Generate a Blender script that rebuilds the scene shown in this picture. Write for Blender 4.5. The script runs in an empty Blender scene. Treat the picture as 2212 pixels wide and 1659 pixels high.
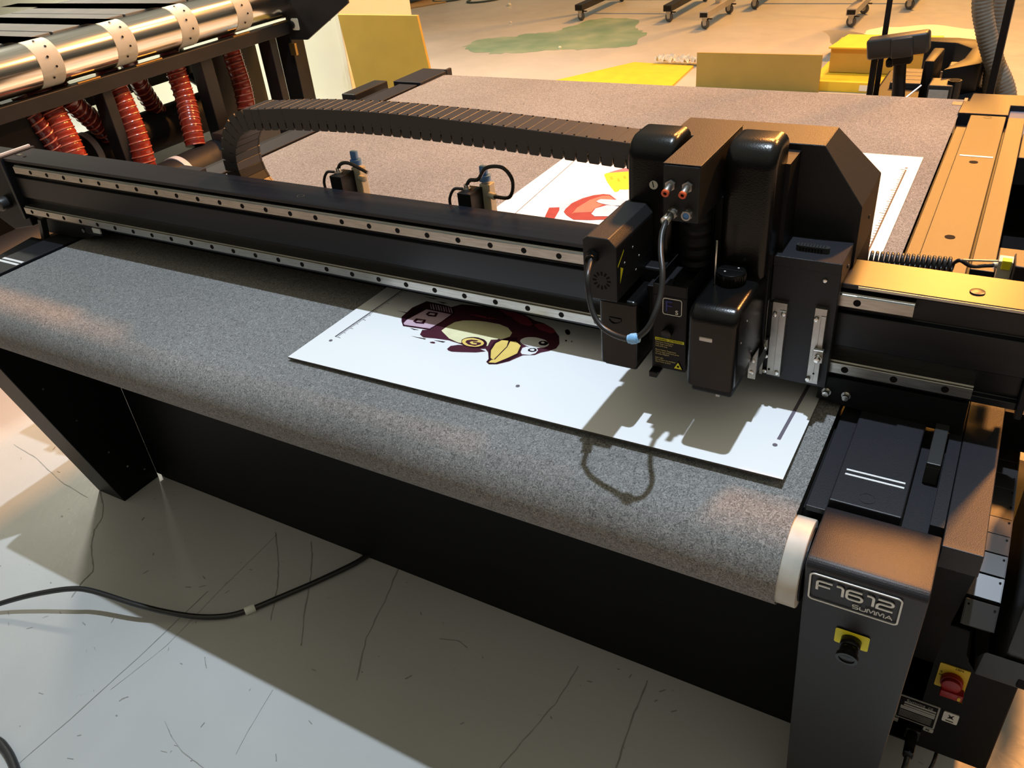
import bpy, bmesh, math, random
from mathutils import Vector, Matrix
C = bpy.context.scene.collection
random.seed(7)
FZ = -0.71            # floor level; z = 0 is the cutting surface, all units metres

# ------------------------------------------------------------------ camera
cam = bpy.data.cameras.new('camera'); camo = bpy.data.objects.new('camera', cam); C.objects.link(camo)
Rw = [[0.863752, 0.4962202, -0.087738], [0.2118182, -0.5155098, -0.8302908], [-0.4572368, 0.6985808, -0.5503811]]
camo.matrix_world = Matrix(((Rw[0][0], -Rw[1][0], -Rw[2][0], 1.82018), (Rw[0][1], -Rw[1][1], -Rw[2][1], -0.78518),
                            (Rw[0][2], -Rw[1][2], -Rw[2][2], 0.68848), (0, 0, 0, 1)))
cam.sensor_fit = 'HORIZONTAL'; cam.sensor_width = 36.0; cam.lens = 36.0 * 1772.866 / 2212.0
cam.clip_start = 0.02; cam.clip_end = 60
bpy.context.scene.camera = camo

# ------------------------------------------------------------------ light
S = bpy.context.scene
S.view_settings.view_transform = 'Standard'; S.view_settings.look = 'None'
S.view_settings.gamma = 1; S.view_settings.exposure = 0.0; S.view_settings.use_curve_mapping = False
w = bpy.data.worlds.new('hall'); S.world = w; w.use_nodes = True
wn = w.node_tree; bg = wn.nodes['Background']; bg.inputs[0].default_value = (1.0, 0.94, 0.72, 1)   # lit ceiling above, dim hall walls around
wt = wn.nodes.new('ShaderNodeTexCoord'); ws = wn.nodes.new('ShaderNodeSeparateXYZ'); wr = wn.nodes.new('ShaderNodeMapRange'); wr.interpolation_type = 'SMOOTHSTEP'
wr.inputs[1].default_value = 0.0; wr.inputs[2].default_value = 0.85; wr.inputs[3].default_value = 0.05; wr.inputs[4].default_value = 0.42
wn.links.new(wt.outputs['Generated'], ws.inputs[0]); wn.links.new(ws.outputs[2], wr.inputs[0]); wn.links.new(wr.outputs[0], bg.inputs[1])
def lamp(name, loc, target, size, power, col, size_y=None, spread=180):
    l = bpy.data.lights.new(name, 'AREA'); l.spread = math.radians(spread); l.energy = power; l.color = col; l.size = size
    if size_y: l.shape = 'RECTANGLE'; l.size_y = size_y
    o = bpy.data.objects.new(name, l); C.objects.link(o); o.location = loc
    o.rotation_euler = (Vector(target) - Vector(loc)).to_track_quat('-Z', 'Y').to_euler()
    return o
lamp('ceiling_lamp_cool', (1.5, 0.55, 5.5), (1.2, 0.4, 0), 0.07, 104, (0.74, 0.86, 1.0), spread=110)
lamp('ceiling_lamp_warm', (0.9, 5.9, 5.0), (1.2, 0.8, 0), 0.6, 190, (1.0, 0.40, 0.10), spread=120)
lamp('ceiling_lamp_warm', (3.5, 5.6, 5.0), (1.6, 0.4, 0), 0.5, 250, (1.0, 0.40, 0.10), spread=120)
lamp('ceiling_lamp_warm', (1.6, 10.5, 5.0), (0.8, 5.0, FZ), 1.2, 330, (1.0, 0.43, 0.07), spread=110)
lamp('fill_lamp_white', (-3.1, 2.0, 3.3), (-2.3, 2.3, -.2), 0.4, 110, (1.0, 0.96, 0.80), spread=85)  # added fill to brighten the roller machine and cream cabinet

# ------------------------------------------------------------------ materials
def mat(name, col, rough=0.5, metal=0.0, spec=0.5, noise=0, nscale=60, col2=None, bump=0, bscale=200, coat=0, stretch=None, lo=.35, hi=.65):
    m = bpy.data.materials.new(name); m.use_nodes = True; nt = m.node_tree; b = nt.nodes['Principled BSDF']
    b.inputs['Base Color'].default_value = (*col, 1); b.inputs['Roughness'].default_value = rough
    b.inputs['Metallic'].default_value = metal; b.inputs['Specular IOR Level'].default_value = spec
    if coat: b.inputs['Coat Weight'].default_value = coat; b.inputs['Coat Roughness'].default_value = 0.1
    tc = nt.nodes.new('ShaderNodeTexCoord'); mp = nt.nodes.new('ShaderNodeMapping')
    nt.links.new(tc.outputs['Object'], mp.inputs[0])
    if stretch: mp.inputs['Scale'].default_value = stretch
    if col2 is not None:
        n = nt.nodes.new('ShaderNodeTexNoise'); n.inputs['Scale'].default_value = nscale; n.inputs['Detail'].default_value = 5
        r = nt.nodes.new('ShaderNodeMapRange'); r.inputs[1].default_value = lo; r.inputs[2].default_value = hi
        x = nt.nodes.new('ShaderNodeMix'); x.data_type = 'RGBA'
        x.inputs[6].default_value = (*col, 1); x.inputs[7].default_value = (*col2, 1)
        nt.links.new(mp.outputs[0], n.inputs['Vector']); nt.links.new(n.outputs[0], r.inputs[0])
        nt.links.new(r.outputs[0], x.inputs[0]); nt.links.new(x.outputs[2], b.inputs['Base Color'])
    if bump:
        n = nt.nodes.new('ShaderNodeTexNoise'); n.inputs['Scale'].default_value = bscale; n.inputs['Detail'].default_value = 2
        bp = nt.nodes.new('ShaderNodeBump'); bp.inputs['Strength'].default_value = bump; bp.inputs['Distance'].default_value = 0.001
        nt.links.new(mp.outputs[0], n.inputs['Vector']); nt.links.new(n.outputs[0], bp.inputs['Height'])
        nt.links.new(bp.outputs[0], b.inputs['Normal'])
    return m
M = {}
M['paint'] = mat('dark_powder_coat', (.010, .010, .014), .46, spec=.5, bump=.25, bscale=900)
M['anod'] = mat('anodised_beam', (.007, .008, .012), .34, spec=.42, col2=(.011, .012, .016), nscale=3, stretch=(1, 30, 30))
M['cover'] = mat('moulded_black_cover', (.004, .004, .004), .24, spec=.36, bump=.15, bscale=500)
M['black'] = mat('matt_black', (.005, .005, .006), .5, spec=.28, col2=(.007, .007, .008), nscale=8)
M['hood'] = mat('hood_paint', (.010, .010, .0105), .48, spec=.42, bump=.3, bscale=900)
M['frontblack'] = mat('base_paint', (.003, .003, .0035), .5, spec=.18, col2=(.0045, .0045, .005), nscale=5)
M['plastic'] = mat('grey_black_plastic', (.028, .028, .028), .42, spec=.5, bump=.1, bscale=700)
M['chain'] = mat('chain_plastic', (.024, .022, .022), .40, spec=.7)
M['cable'] = mat('cable_rubber', (.018, .018, .019), .32)
M['steel'] = mat('ground_steel', (.42, .40, .36), .32, 1, col2=(.55, .53, .48), nscale=30, stretch=(1, 12, 12))
M['alu'] = mat('aluminium', (.55, .53, .49), .38, 1, col2=(.42, .40, .37), nscale=40)
M['screw'] = mat('bright_screw', (.75, .74, .70), .22, 1)
M['roller'] = mat('polished_roller', (.80, .77, .72), .16, 1, col2=(.62, .60, .56), nscale=14, stretch=(30, .4, 30))
M['rim'] = mat('roller_rim', (.62, .61, .55), .5, .1, col2=(.50, .49, .44), nscale=30)
M['white'] = mat('sheet_white', (.90, .90, .90), .32, spec=.4, col2=(.88, .885, .89), nscale=6)
M['strap'] = mat('cream_belt', (.84, .84, .76), .55, col2=(.79, .79, .72), nscale=10)
M['hole'] = mat('hole_dark', (.012, .010, .010), .8, spec=.1)
M['deck'] = mat('deck_grey', (.055, .055, .052), .5, col2=(.075, .072, .068), nscale=7)
M['frame'] = mat('frame_black', (.010, .0095, .010), .45, spec=.4, col2=(.015, .014, .014), nscale=12)
M['cream'] = mat('cream_enamel', (.78, .76, .60), .35, col2=(.74, .73, .60), nscale=3)
M['yellow'] = mat('yellow_board', (.50, .33, .055), .55, col2=(.46, .305, .05), nscale=9)
M['yellow2'] = mat('yellow_card', (.80, .55, .03), .55, col2=(.72, .49, .03), nscale=12)
M['shaded'] = mat('shaded_yellow_board', (.36, .25, .055), .6, col2=(.33, .23, .05), nscale=9)  # yellow board with the shade it stands in put into the colour
M['card'] = mat('cardboard', (.45, .30, .14), .8, col2=(.38, .25, .12), nscale=25)
M['hose'] = mat('red_silicone_hose', (.30, .030, .014), .22, spec=.7, col2=(.20, .022, .014), nscale=20, bump=.2, bscale=90)
M['hosedark'] = mat('dark_red_silicone_hose', (.085, .012, .012), .2, spec=.7, col2=(.14, .016, .013), nscale=20, bump=.2, bscale=90)
M['hosewire'] = mat('hose_wire', (.55, .16, .10), .25, spec=.7, col2=(.42, .10, .06), nscale=30)
M['duct'] = mat('duct_black', (.014, .015, .018), .5, spec=.25, col2=(.018, .019, .022), nscale=5)
M['clamp'] = mat('white_clamp', (.62, .64, .68), .5, col2=(.55, .57, .60), nscale=20)
M['greyhose'] = mat('grey_corrugated_hose', (.22, .21, .18), .5, col2=(.17, .165, .145), nscale=20)
M['orange'] = mat('orange_ring', (.80, .12, .03), .35, col2=(.7, .1, .03), nscale=50)
M['blue'] = mat('blue_plastic', (.10, .26, .62), .4, col2=(.12, .30, .68), nscale=50)
M['bluesoft'] = mat('light_blue_clip', (.22, .50, .85), .45, col2=(.28, .56, .9), nscale=80)
M['valve'] = mat('valve_beige', (.55, .54, .44), .45, col2=(.5, .49, .40), nscale=60)
M['labely'] = mat('label_yellow', (.86, .80, .02), .5, col2=(.80, .74, .02), nscale=80)
M['swy'] = mat('switch_yellow', (.75, .52, .02), .5, col2=(.68, .47, .02), nscale=60)
M['red'] = mat('switch_red', (.33, .008, .006), .38, col2=(.27, .007, .006), nscale=50)
M['badge'] = mat('badge_silver', (.78, .77, .70), .4, .2, col2=(.70, .69, .64), nscale=40)
M['labelg'] = mat('label_grey', (.42, .42, .40), .6, col2=(.36, .36, .34), nscale=60)
M['navy'] = mat('logo_navy', (.012, .018, .16), .5, col2=(.014, .022, .2), nscale=60)
M['gold'] = mat('label_print_gold', (.62, .52, .22), .6)
M['brass'] = mat('brass_bracket', (.75, .50, .18), .35, 1, col2=(.6, .4, .15), nscale=30)
M['paper'] = mat('paper_white', (.82, .80, .68), .7, col2=(.78, .76, .64), nscale=6)
M['plasticfilm'] = mat('clear_film', (.75, .74, .68), .2, spec=.8, col2=(.55, .54, .5), nscale=40)
M['tray'] = mat('cool_shade_tray', (.13, .15, .21), .6, spec=.12, col2=(.14, .16, .22), nscale=10)  # blue grey stands for a panel shaded from the warm lamps
M['whiteline'] = mat('white_line', (.85, .85, .85), .5, col2=(.8, .8, .8), nscale=30)
M['rubber'] = mat('caster_rubber', (.10, .10, .095), .55, col2=(.07, .07, .07), nscale=30)
M['galv'] = mat('silver_paint', (.50, .48, .44), .4, .5, col2=(.44, .42, .39), nscale=20)
M['teal'] = mat('dark_teal_wire', (.05, .08, .075), .4)
M['bin'] = mat('bin_grey', (.60, .60, .56), .6, col2=(.54, .54, .5), nscale=10)
INK = dict(maroon=(.070, .018, .030), plum=(.030, .006, .014), pinkgrey=(.55, .40, .48), dark=(.012, .007, .010), paleyellow=(.78, .74, .46),
           yellow=(.80, .58, .16), eyewhite=(.80, .80, .80), red=(.30, .04, .065), rose=(.42, .16, .17), brightyellow=(.86, .72, .04), ochre=(.5, .38, .03),
           brick=(.30, .055, .05), bluegrey=(.46, .52, .66), coral=(.72, .17, .12), ink=(.06, .055, .07), inkgrey=(.15, .13, .16))
def ink(n):
    if 'ink_' + n not in M: M['ink_' + n] = mat('ink_' + n, INK[n], .5, spec=.12, col2=tuple(c * 1.12 for c in INK[n]), nscale=40)
    return M['ink_' + n]

# felt: matted grey fibres
def felt():
    m = bpy.data.materials.new('grey_felt'); m.use_nodes = True; nt = m.node_tree; b = nt.nodes['Principled BSDF']
    b.inputs['Roughness'].default_value = .95; b.inputs['Specular IOR Level'].default_value = .15
    tc = nt.nodes.new('ShaderNodeTexCoord')
    def noise(sc, det, dist=0, st=(1, 1, 1)):
        mp = nt.nodes.new('ShaderNodeMapping'); mp.inputs['Scale'].default_value = st
        n = nt.nodes.new('ShaderNodeTexNoise'); n.inputs['Scale'].default_value = sc; n.inputs['Detail'].default_value = det
        n.inputs['Distortion'].default_value = dist
        nt.links.new(tc.outputs['Object'], mp.inputs[0]); nt.links.new(mp.outputs[0], n.inputs['Vector']); return n
    a = noise(260, 4, 2.2, (1, .8, 1)); c = noise(2.2, 4)
    r = nt.nodes.new('ShaderNodeValToRGB'); e = r.color_ramp.elements
    e[0].position = .36; e[0].color = (.105, .105, .102, 1); e[1].position = .66; e[1].color = (.335, .33, .32, 1)
    nt.links.new(a.outputs[0], r.inputs[0])
    r2 = nt.nodes.new('ShaderNodeMapRange'); r2.inputs[1].default_value = .3; r2.inputs[2].default_value = .7; r2.inputs[3].default_value = .85; r2.inputs[4].default_value = 1.1
    nt.links.new(c.outputs[0], r2.inputs[0])
    x = nt.nodes.new('ShaderNodeMix'); x.data_type = 'RGBA'; x.blend_type = 'MULTIPLY'; x.inputs[0].default_value = 1
    nt.links.new(r.outputs[0], x.inputs[6]); nt.links.new(r2.outputs[0], x.inputs[7]); nt.links.new(x.outputs[2], b.inputs['Base Color'])
    bp = nt.nodes.new('ShaderNodeBump'); bp.inputs['Strength'].default_value = .5; bp.inputs['Distance'].default_value = .0015
    nt.links.new(a.outputs[0], bp.inputs['Height']); nt.links.new(bp.outputs[0], b.inputs['Normal'])
    return m
M['felt'] = felt()
def floor_mat():
    m = bpy.data.materials.new('painted_concrete'); m.use_nodes = True; nt = m.node_tree; b = nt.nodes['Principled BSDF']
    b.inputs['Specular IOR Level'].default_value = .45
    tc = nt.nodes.new('ShaderNodeTexCoord')
    def noise(sc, det, dist=0):
        n = nt.nodes.new('ShaderNodeTexNoise'); n.inputs['Scale'].default_value = sc; n.inputs['Detail'].default_value = det; n.inputs['Distortion'].default_value = dist
        nt.links.new(tc.outputs['Object'], n.inputs['Vector']); return n
    a = noise(1.1, 6, .5); s = noise(34, 6, 1.2); d = noise(9, 8, .6)
    r = nt.nodes.new('ShaderNodeValToRGB'); e = r.color_ramp.elements
    e[0].position = .3; e[0].color = (.43, .435, .42, 1); e[1].position = .7; e[1].color = (.55, .55, .54, 1)
    nt.links.new(a.outputs[0], r.inputs[0])
    k = nt.nodes.new('ShaderNodeMapRange'); k.inputs[1].default_value = .70; k.inputs[2].default_value = .78; nt.links.new(s.outputs[0], k.inputs[0])
    k2 = nt.nodes.new('ShaderNodeMapRange'); k2.inputs[1].default_value = .52; k2.inputs[2].default_value = .62; nt.links.new(d.outputs[0], k2.inputs[0])
    mu = nt.nodes.new('ShaderNodeMath'); mu.operation = 'MULTIPLY'; nt.links.new(k.outputs[0], mu.inputs[0]); nt.links.new(k2.outputs[0], mu.inputs[1])
    x = nt.nodes.new('ShaderNodeMix'); x.data_type = 'RGBA'; x.inputs[7].default_value = (.12, .11, .10, 1)
    nt.links.new(mu.outputs[0], x.inputs[0]); nt.links.new(r.outputs[0], x.inputs[6]); nt.links.new(x.outputs[2], b.inputs['Base Color'])
    rr = nt.nodes.new('ShaderNodeMapRange'); rr.inputs[3].default_value = .22; rr.inputs[4].default_value = .42; nt.links.new(d.outputs[0], rr.inputs[0])
    nt.links.new(rr.outputs[0], b.inputs['Roughness'])
    bp = nt.nodes.new('ShaderNodeBump'); bp.inputs['Strength'].default_value = .25; bp.inputs['Distance'].default_value = .002
    nt.links.new(s.outputs[0], bp.inputs['Height']); nt.links.new(bp.outputs[0], b.inputs['Normal'])
    return m
M['floor'] = floor_mat()

# ------------------------------------------------------------------ mesh helpers
class B:
    """collects simple solids into one mesh"""
    def __init__(s): s.bm = bmesh.new()
    def box(s, x0, x1, y0, y1, z0, z1, bev=0, seg=2):
        t = bmesh.new(); bmesh.ops.create_cube(t, size=1)
        for v in t.verts: v.co = Vector(((x0 + x1) / 2 + v.co.x * (x1 - x0), (y0 + y1) / 2 + v.co.y * (y1 - y0), (z0 + z1) / 2 + v.co.z * (z1 - z0)))
        if bev: bmesh.ops.bevel(t, geom=t.edges[:], offset=bev, segments=seg, profile=.5, affect='EDGES')
        s.add(t); return s
    def add(s, t):
        me = bpy.data.meshes.new('tmp'); t.to_mesh(me); t.free(); s.bm.from_mesh(me); bpy.data.meshes.remove(me)
    def prism(s, pts, axis, a0, a1, bev=0, seg=2, edges=None):
        """polygon pts in the two other axes, extruded along axis from a0 to a1"""
        t = bmesh.new(); f = {'x': lambda p, a: (a, p[0], p[1]), 'y': lambda p, a: (p[0], a, p[1]), 'z': lambda p, a: (p[0], p[1], a)}[axis]
        v0 = [t.verts.new(f(p, a0)) for p in pts]; v1 = [t.verts.new(f(p, a1)) for p in pts]; n = len(pts)
        t.faces.new(v0); t.faces.new(v1[::-1])
        for i in range(n): t.faces.new((v0[i], v0[(i + 1) % n], v1[(i + 1) % n], v1[i]))
        bmesh.ops.recalc_face_normals(t, faces=t.faces[:])
        if bev: bmesh.ops.bevel(t, geom=t.edges[:], offset=bev, segments=seg, profile=.5, affect='EDGES')
        s.add(t); return s
    def cyl(s, p, q, r, r2=None, n=20, bev=0):
        p, q = Vector(p), Vector(q); d = q - p; t = bmesh.new()
        bmesh.ops.create_cone(t, cap_ends=True, segments=n, radius1=r, radius2=r if r2 is None else r2, depth=d.length)
        if bev:
            e = [e for e in t.edges if all(abs(abs(v.co.z) - d.length / 2) < 1e-6 for v in e.verts) and abs(e.verts[0].co.z - e.verts[1].co.z) < 1e-6]
            bmesh.ops.bevel(t, geom=e, offset=bev, segments=2, profile=.5, affect='EDGES')
        bmesh.ops.transform(t, matrix=Matrix.Translation((p + q) / 2) @ d.to_track_quat('Z', 'Y').to_matrix().to_4x4(), verts=t.verts)
        s.add(t); return s
    def tube(s, pts, r, n=10, rf=None, caps=True):
        """swept tube; rf(i) may change the radius along it"""
        P = [Vector(p) for p in pts]; t = bmesh.new(); rings = []
        T = [(P[min(i + 1, len(P) - 1)] - P[max(i - 1, 0)]).normalized() for i in range(len(P))]
        u = T[0].orthogonal().normalized()
        for i, p in enumerate(P):
            u = (u - T[i] * u.dot(T[i])).normalized(); v = T[i].cross(u); rr = rf(i) if rf else r
            rings.append([t.verts.new(p + (u * math.cos(2 * math.pi * k / n) + v * math.sin(2 * math.pi * k / n)) * rr) for k in range(n)])
        for a, b in zip(rings, rings[1:]):
            for k in range(n): t.faces.new((a[k], a[(k + 1) % n], b[(k + 1) % n], b[k]))
        if caps: t.faces.new(rings[0][::-1]); t.faces.new(rings[-1])
        s.add(t); return s
    def ring(s, c, axis, r0, r1, h, n=24):
        """flat washer"""
        c = Vector(c); d = Vector(axis).normalized(); u = d.orthogonal().normalized(); v = d.cross(u); t = bmesh.new(); R = []
        for (r, o) in ((r0, 0), (r1, 0), (r1, h), (r0, h)):
            R.append([t.verts.new(c + d * o + (u * math.cos(2 * math.pi * k / n) + v * math.sin(2 * math.pi * k / n)) * r) for k in range(n)])
        for i in range(4):
            a, b = R[i], R[(i + 1) % 4]
            for k in range(n): t.faces.new((a[k], a[(k + 1) % n], b[(k + 1) % n], b[k]))
        bmesh.ops.recalc_face_normals(t, faces=t.faces[:]); s.add(t); return s
    def poly(s, pts, thick=None):
        """flat polygon of 3-D points"""
        t = bmesh.new(); t.faces.new([t.verts.new(p) for p in pts]); bmesh.ops.recalc_face_normals(t, faces=t.faces[:])
        f = list(t.faces)[0]
        if f.normal.z < -.01: bmesh.ops.reverse_faces(t, faces=t.faces[:])
        bmesh.ops.triangulate(t, faces=t.faces[:]); s.add(t); return s
    def out(s, name, m, parent=None, smooth=None, **kw):
        me = bpy.data.meshes.new(name); s.bm.to_mesh(me); s.bm.free(); me.materials.append(M[m] if isinstance(m, str) else m)
        o = bpy.data.objects.new(name, me); C.objects.link(o)
        if parent:
            o.parent = parent; o.matrix_parent_inverse = Matrix.Translation(-parent.location) if parent.type == 'EMPTY' else Matrix()
        if smooth is not None:
            me.polygons.foreach_set('use_smooth', [True] * len(me.polygons))
            me.set_sharp_from_angle(angle=math.radians(smooth))
        for k, v in kw.items(): o[k] = v
        return o
def thing(name, label, cat, loc, group=None):
    o = bpy.data.objects.new(name, None); C.objects.link(o); o.location = loc; o['label'] = label; o['category'] = cat
    o.empty_display_size = .05
    if group: o['group'] = group
    return o
def tag(o, label, cat, group=None):
    o['label'] = label; o['category'] = cat
    if group: o['group'] = group
    return o
def spline(pts, n=8):
    P = [Vector(p) for p in pts]; P = [P[0] * 2 - P[1]] + P + [P[-1] * 2 - P[-2]]; o = []
    for i in range(1, len(P) - 2):
        for k in range(n):
            t = k / n; a, b, c, d = P[i - 1:i + 3]
            o.append(.5 * ((2 * b) + (c - a) * t + (2 * a - 5 * b + 4 * c - d) * t * t + (3 * b - a - 3 * c + d) * t ** 3))
    o.append(P[-2]); return o
def text(name, s, size, origin, xdir, ydir, m, parent, extrude=.0002, align='LEFT', sx=1):
    c = bpy.data.curves.new(name, 'FONT'); c.body = s; c.size = size; c.extrude = extrude; c.align_x = align; c.materials.append(M[m] if isinstance(m, str) else m)
    o = bpy.data.objects.new(name, c); C.objects.link(o); x = Vector(xdir).normalized(); y = Vector(ydir).normalized(); z = x.cross(y)
    mm = Matrix((x * sx, y, z)).transposed().to_4x4(); mm.translation = Vector(origin)
    bpy.context.view_layer.update(); me = bpy.data.meshes.new_from_object(o.evaluated_get(bpy.context.evaluated_depsgraph_get())); bpy.data.objects.remove(o); bpy.data.curves.remove(c)
    me.materials.clear(); me.materials.append(M[m] if isinstance(m, str) else m); o = bpy.data.objects.new(name, me); C.objects.link(o)
    o.parent = parent; pl = parent.matrix_world.inverted() if parent.type != 'EMPTY' else Matrix.Translation(-parent.location)
    o.matrix_parent_inverse = pl; o.matrix_basis = mm
    return o
def screw(b, p, axis, r, h): b.cyl(p, Vector(p) + Vector(axis) * h, r, r * .9, n=14); return b

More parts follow.
